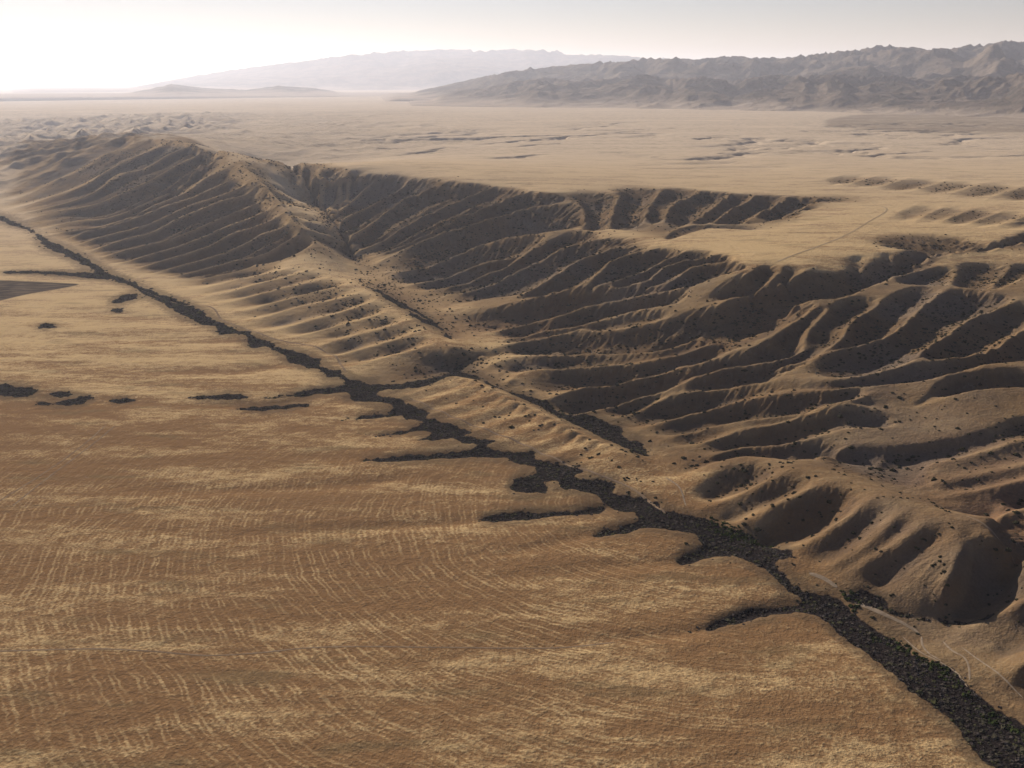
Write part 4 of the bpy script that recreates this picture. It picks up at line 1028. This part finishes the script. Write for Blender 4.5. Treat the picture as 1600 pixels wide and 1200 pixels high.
ANCH = [((1130,745),'gently domed hill at the near end of the strip','the low domed hill beside the fault'),
 ((1230,760),'smooth spurs just south of the domed hill','the smooth spurs by the fault'),
 ((1330,840),'grey fluted flank of the rounded hill above the creek','the fluted flank of the rounded hill'),
 ((1300,800),'crest of the fluted rounded hill','the crest of the fluted hill'),
 ((1400,780),'stony saddle behind the fluted rounded hill','the stony saddle'),
 ((1470,800),'dark rocky lip beside the reddish basin','the rocky lip of the basin'),
 ((1460,870),'broad spur next to the deep shaded hollow','the spur by the shaded hollow'),
 ((1440,920),'toe of the pale cone-shaped hill over the side wash','the toe of the cone-shaped hill'),
 ((1520,720),'grey ridges east of the reddish basin','the grey ridges beyond the basin'),
 ((1480,660),'long crest above the reddish basin','the long crest over the basin'),
 ((1560,1000),'hillside behind the sandy tracks','the hillside behind the sandy tracks'),
 ((1270,915),'sandy ground between creek brush and the track','the sandy ground by the creek'),
 ((980,745),'pale sandy knoll on the edge of the creek brush','the pale sandy knoll'),
 ((900,710),'grassy strip between the two dark channels','the grassy strip between the channels'),
 ((840,665),'crest of the grassy strip near its small bush cluster','the crest of the grassy strip'),
 ((650,520),'golden shoulder above the gap in the ridge','the golden shoulder above the gap'),
 ((1000,615),'low spur ending at the side channel','the low spur by the side channel'),
 ((1100,600),'banded spurs between hollows in the middle hills','the banded middle spurs'),
 ((1200,640),'flat shelf among the middle hills','the flat shelf of the middle hills'),
 ((1300,600),'sunlit bench under the steep dark gullies','the sunlit bench'),
 ((1080,540),'speckled sunny slope facing the valley','the speckled sunny slope'),
 ((1280,520),'steep ribs on the shaded eastern hills','the steep eastern ribs'),
 ((1450,540),'rib ending in a rounded nose','the round-nosed rib'),
 ((1400,620),'basin head below the rounded ribs','the basin head'),
 ((1060,690),'foot of the long low spurs','the foot of the low spurs'),
 ((1250,690),'brown swells above the reddish floor','the brown swells')]
AP = np.array([a_[0] for a_ in ANCH], float)
SIZE = [(6.4, 'large'), (4.4, 'mid-sized'), (0, 'small')]
proto = None
for n_, k_ in enumerate(ind):
    x, y, r_ = allp[k_]; z0 = float(ground_z(np.array([x]), np.array([y]))[0])
    o = bpy.data.objects.new('shrub', SH[n_ % 4]) if proto is None or n_ < 4 else proto.copy()
    if n_ < 4: proto = o
    o.data = SH[int(rng.integers(4))]
    o.location = (x, y, z0 - 0.1 * r_); s_ = r_ * 0.72
    o.scale = (s_ * rng.uniform(.85, 1.2), s_ * rng.uniform(.85, 1.2), s_ * rng.uniform(.8, 1.15)); o.rotation_euler = (0, 0, rng.uniform(0, 6.28))
    sc.collection.objects.link(o)
    j = int(np.argmin(np.hypot((AP[:, 0] - inview_x[k_]) * 0.7, AP[:, 1] - inview_y[k_])))
    sz = next(w for t_, w in SIZE if vis_px[k_] >= t_)
    tag(o, '%s dark saltbush on the %s' % (sz, ANCH[j][1]), 'shrub', 'dark shrubs on ' + ANCH[j][2])

def scatter(name, pts, protos, kind='stuff', label=None):
    """many small plants nobody could count: one object, its plants placed by geometry nodes"""
    me = bpy.data.meshes.new(name + '_points')
    z = ground_z(pts[:, 0], pts[:, 1])
    me.vertices.add(len(pts)); me.vertices.foreach_set('co', np.stack([pts[:, 0], pts[:, 1], z - 0.08], 1).astype(np.float32).ravel())
    at = me.attributes.new('size', 'FLOAT', 'POINT'); at.data.foreach_set('value', pts[:, 2].astype(np.float32))
    at = me.attributes.new('turn', 'FLOAT', 'POINT'); at.data.foreach_set('value', rng.uniform(0, 6.28, len(pts)).astype(np.float32))
    o = bpy.data.objects.new(name, me); sc.collection.objects.link(o)
    g = bpy.data.node_groups.new(name, 'GeometryNodeTree')
    g.interface.new_socket('Geometry', in_out='INPUT', socket_type='NodeSocketGeometry'); g.interface.new_socket('Geometry', in_out='OUTPUT', socket_type='NodeSocketGeometry')
    gi = g.nodes.new('NodeGroupInput'); go = g.nodes.new('NodeGroupOutput'); j = g.nodes.new('GeometryNodeJoinGeometry')
    idx = g.nodes.new('GeometryNodeInputIndex')
    for k, pm in enumerate(protos):
        inp = g.nodes.new('GeometryNodeObjectInfo'); inp.inputs['Object'].default_value = pm; inp.inputs['As Instance'].default_value = True
        ip = g.nodes.new('GeometryNodeInstanceOnPoints')
        md = g.nodes.new('ShaderNodeMath'); md.operation = 'MODULO'; md.inputs[1].default_value = len(protos); g.links.new(idx.outputs[0], md.inputs[0])
        cm = g.nodes.new('ShaderNodeMath'); cm.operation = 'COMPARE'; cm.inputs[1].default_value = k; cm.inputs[2].default_value = 0.1; g.links.new(md.outputs[0], cm.inputs[0])
        sa = g.nodes.new('GeometryNodeInputNamedAttribute'); sa.data_type = 'FLOAT'; sa.inputs['Name'].default_value = 'size'
        ta = g.nodes.new('GeometryNodeInputNamedAttribute'); ta.data_type = 'FLOAT'; ta.inputs['Name'].default_value = 'turn'
        cb = g.nodes.new('ShaderNodeCombineXYZ'); g.links.new(ta.outputs['Attribute'], cb.inputs[2])
        g.links.new(gi.outputs[0], ip.inputs['Points']); g.links.new(cm.outputs[0], ip.inputs['Selection']); g.links.new(inp.outputs['Geometry'], ip.inputs['Instance'])
        g.links.new(cb.outputs[0], ip.inputs['Rotation']); g.links.new(sa.outputs['Attribute'], ip.inputs['Scale'])
        g.links.new(ip.outputs[0], j.inputs[0])
    g.links.new(j.outputs[0], go.inputs[0])
    md_ = o.modifiers.new('plants', 'NODES'); md_.node_group = g
    tag(o, label, kind=kind)
    return o
def proto_plant(name, me, x, y, r_, label):
    o = bpy.data.objects.new(name, me); sc.collection.objects.link(o)
    o.location = (x, y, float(ground_z(np.array([x]), np.array([y]))[0])); o.scale = (r_, r_, r_)
    return o
# the plants that the scatters repeat stand in the scene themselves (unit size, scaled by the points)
def unit_in(polys, k, me, name, label):
    a_, b_ = ground_poly(polys[0]); x = math.exp(b_.mean()) * math.sin(a_.mean()); y = math.exp(b_.mean()) * math.cos(a_.mean())
    o = proto_plant(name, me, x + k * 2.3, y + k * 1.1, 1.0, label)
    tag(o, label, 'shrub', 'brush plants in the creek bed'); return o
ctr = zz8(1200, 840, 3.333, [(700,560),(800,700),(900,800)])
cX, cY, _ = on_surface(np.array([c[0] for c in ctr]), np.array([c[1] for c in ctr]))
p_br = [proto_plant('tumbleweed', BR[k], cX[k + 1], cY[k + 1], 1.0, None) for k in (0, 1)]
tag(p_br[0], 'grey-brown tumbleweed in the widest part of the creek brush', 'shrub', 'tumbleweeds in the creek brush')
tag(p_br[1], 'paler tumbleweed just below the widest part of the creek brush', 'shrub', 'tumbleweeds in the creek brush')
gxp, gyp, _ = on_surface(np.array([1430.0]), np.array([1020.0]))
p_gr = proto_plant('green_bush', GR, gxp[0], gyp[0], 1.0, None); tag(p_gr, 'green bush on the bright edge of the creek brush', 'shrub')
u_sh = []
for k in range(2):
    px_, py_ = [(1452, 690), (1500, 700)][k]; xx, yy, _ = on_surface(np.array([float(px_)]), np.array([float(py_)]))
    o = proto_plant('shrub', SH[k], xx[0], yy[0], 1.0, None); tag(o, ['lone small saltbush on the slope under the long crest', 'lone small saltbush between the grey ridges'][k], 'shrub'); u_sh.append(o)
rp = allp[rest].copy(); rp[:, 2] *= 0.72
scatter('hill_scrub', rp, u_sh)

def clumps(polys, spacing_px, n_try, rmin=0.55, rmax=1.3, thr=0.0):
    out_ = []
    for P in polys:
        a_, b_ = ground_poly(P)
        t0, t1, l0, l1 = a_.min(), a_.max(), b_.min(), b_.max()
        tt_ = np.linspace(t0, t1, 500); ll_ = np.linspace(l0, l1, 500); M = fill(P, tt_, ll_, 0.006)
        rm = math.exp((l0 + l1) / 2); area = M.mean() * (t1 - t0) * (l1 - l0) * rm * rm
        sp = np.clip(spacing_px * rm / F_PX, 2.0, 9.0)
        n0 = int(area / (sp * sp) / max(M.mean(), 1e-3))
        if n0 < 1: continue
        n0 = min(n0, n_try)
        i = rng.integers(0, 500, n0); j = rng.integers(0, 500, n0); m = M[i, j]
        t = tt_[j[m]] + rng.uniform(-.5, .5, m.sum()) * (t1 - t0) / 500; l = ll_[i[m]] + rng.uniform(-.5, .5, m.sum()) * (l1 - l0) / 500
        x = np.exp(l) * np.sin(t); y = np.exp(l) * np.cos(t)
        s_ = np.clip(rng.lognormal(-0.1, 0.4, len(x)), .4, 2.2) * sp / 2.0 * 0.8
        st_ = rng.uniform(0, 1, len(x)) < 0.16
        x = x + st_ * rng.normal(0, 1.5, len(x)) * sp; y = y + st_ * rng.normal(0, 1.5, len(x)) * sp
        s_ = s_ * (1 - 0.25 * st_)
        out_.append(np.stack([x, y, s_], 1))
    return np.concatenate(out_) if out_ else np.zeros((0, 3))
scatter('creek_brush', clumps(WASH['main'], 3.6, 60000), p_br)
scatter('channel_brush', clumps(WASH['side'], 3.6, 30000), p_br)
for lb, P in PATCH:
    o = scatter('scrub_patch', clumps([P], 3.6, 9000), p_br, label=lb)
# green growth along the creek's bright edge
GE = z8([(480,500),(600,505),(700,545),(820,620),(960,680),(1010,740),(1100,860),(1180,900),(1250,950),(1333,1010),(1400,1060),(1333,1050),(1200,975),(1120,930),(1040,820),(960,760),(860,690),(760,620),(640,560),(520,520)])
GE2 = [(1105,805),(1130,812),(1180,828),(1210,840),(1190,848),(1150,842),(1110,830)]
GE3 = [(1310,915),(1330,920),(1345,945),(1335,960),(1322,940)]
scatter('green_brush', clumps([GE, GE2, GE3], 3.6, 20000, 0.6, 1.4), [p_gr])
# edge growth: bushes that fray the creek's banks
# ------------------------------------------------------------------ haze
top = max(top1, top2, top3, top4) + 15
hs_ = 75000.0
hb = np.array([(x, y, z) for z in (-40.0, top) for x, y in ((-hs_, -hs_), (hs_, -hs_), (hs_, hs_), (-hs_, hs_))])
hf = np.array([(0, 3, 2, 1), (4, 5, 6, 7), (0, 1, 5, 4), (1, 2, 6, 5), (2, 3, 7, 6), (3, 0, 4, 7)])
hz = mesh_from('haze', hb, hf, None); hz.data.polygons.foreach_set('use_smooth', np.zeros(6, bool))
hm_ = bpy.data.materials.new('haze_air'); hm_.use_nodes = True; nt = hm_.node_tree; nt.nodes.clear()
ov = nt.nodes.new('ShaderNodeOutputMaterial'); pv = nt.nodes.new('ShaderNodeVolumePrincipled')
pv.inputs['Color'].default_value = (0.88, 0.90, 1.0, 1); pv.inputs['Density'].default_value = HAZE_DENSITY; pv.inputs['Anisotropy'].default_value = 0.36
nt.links.new(pv.outputs[0], ov.inputs['Volume']); hz.data.materials.append(hm_); tag(hz, kind='stuff')
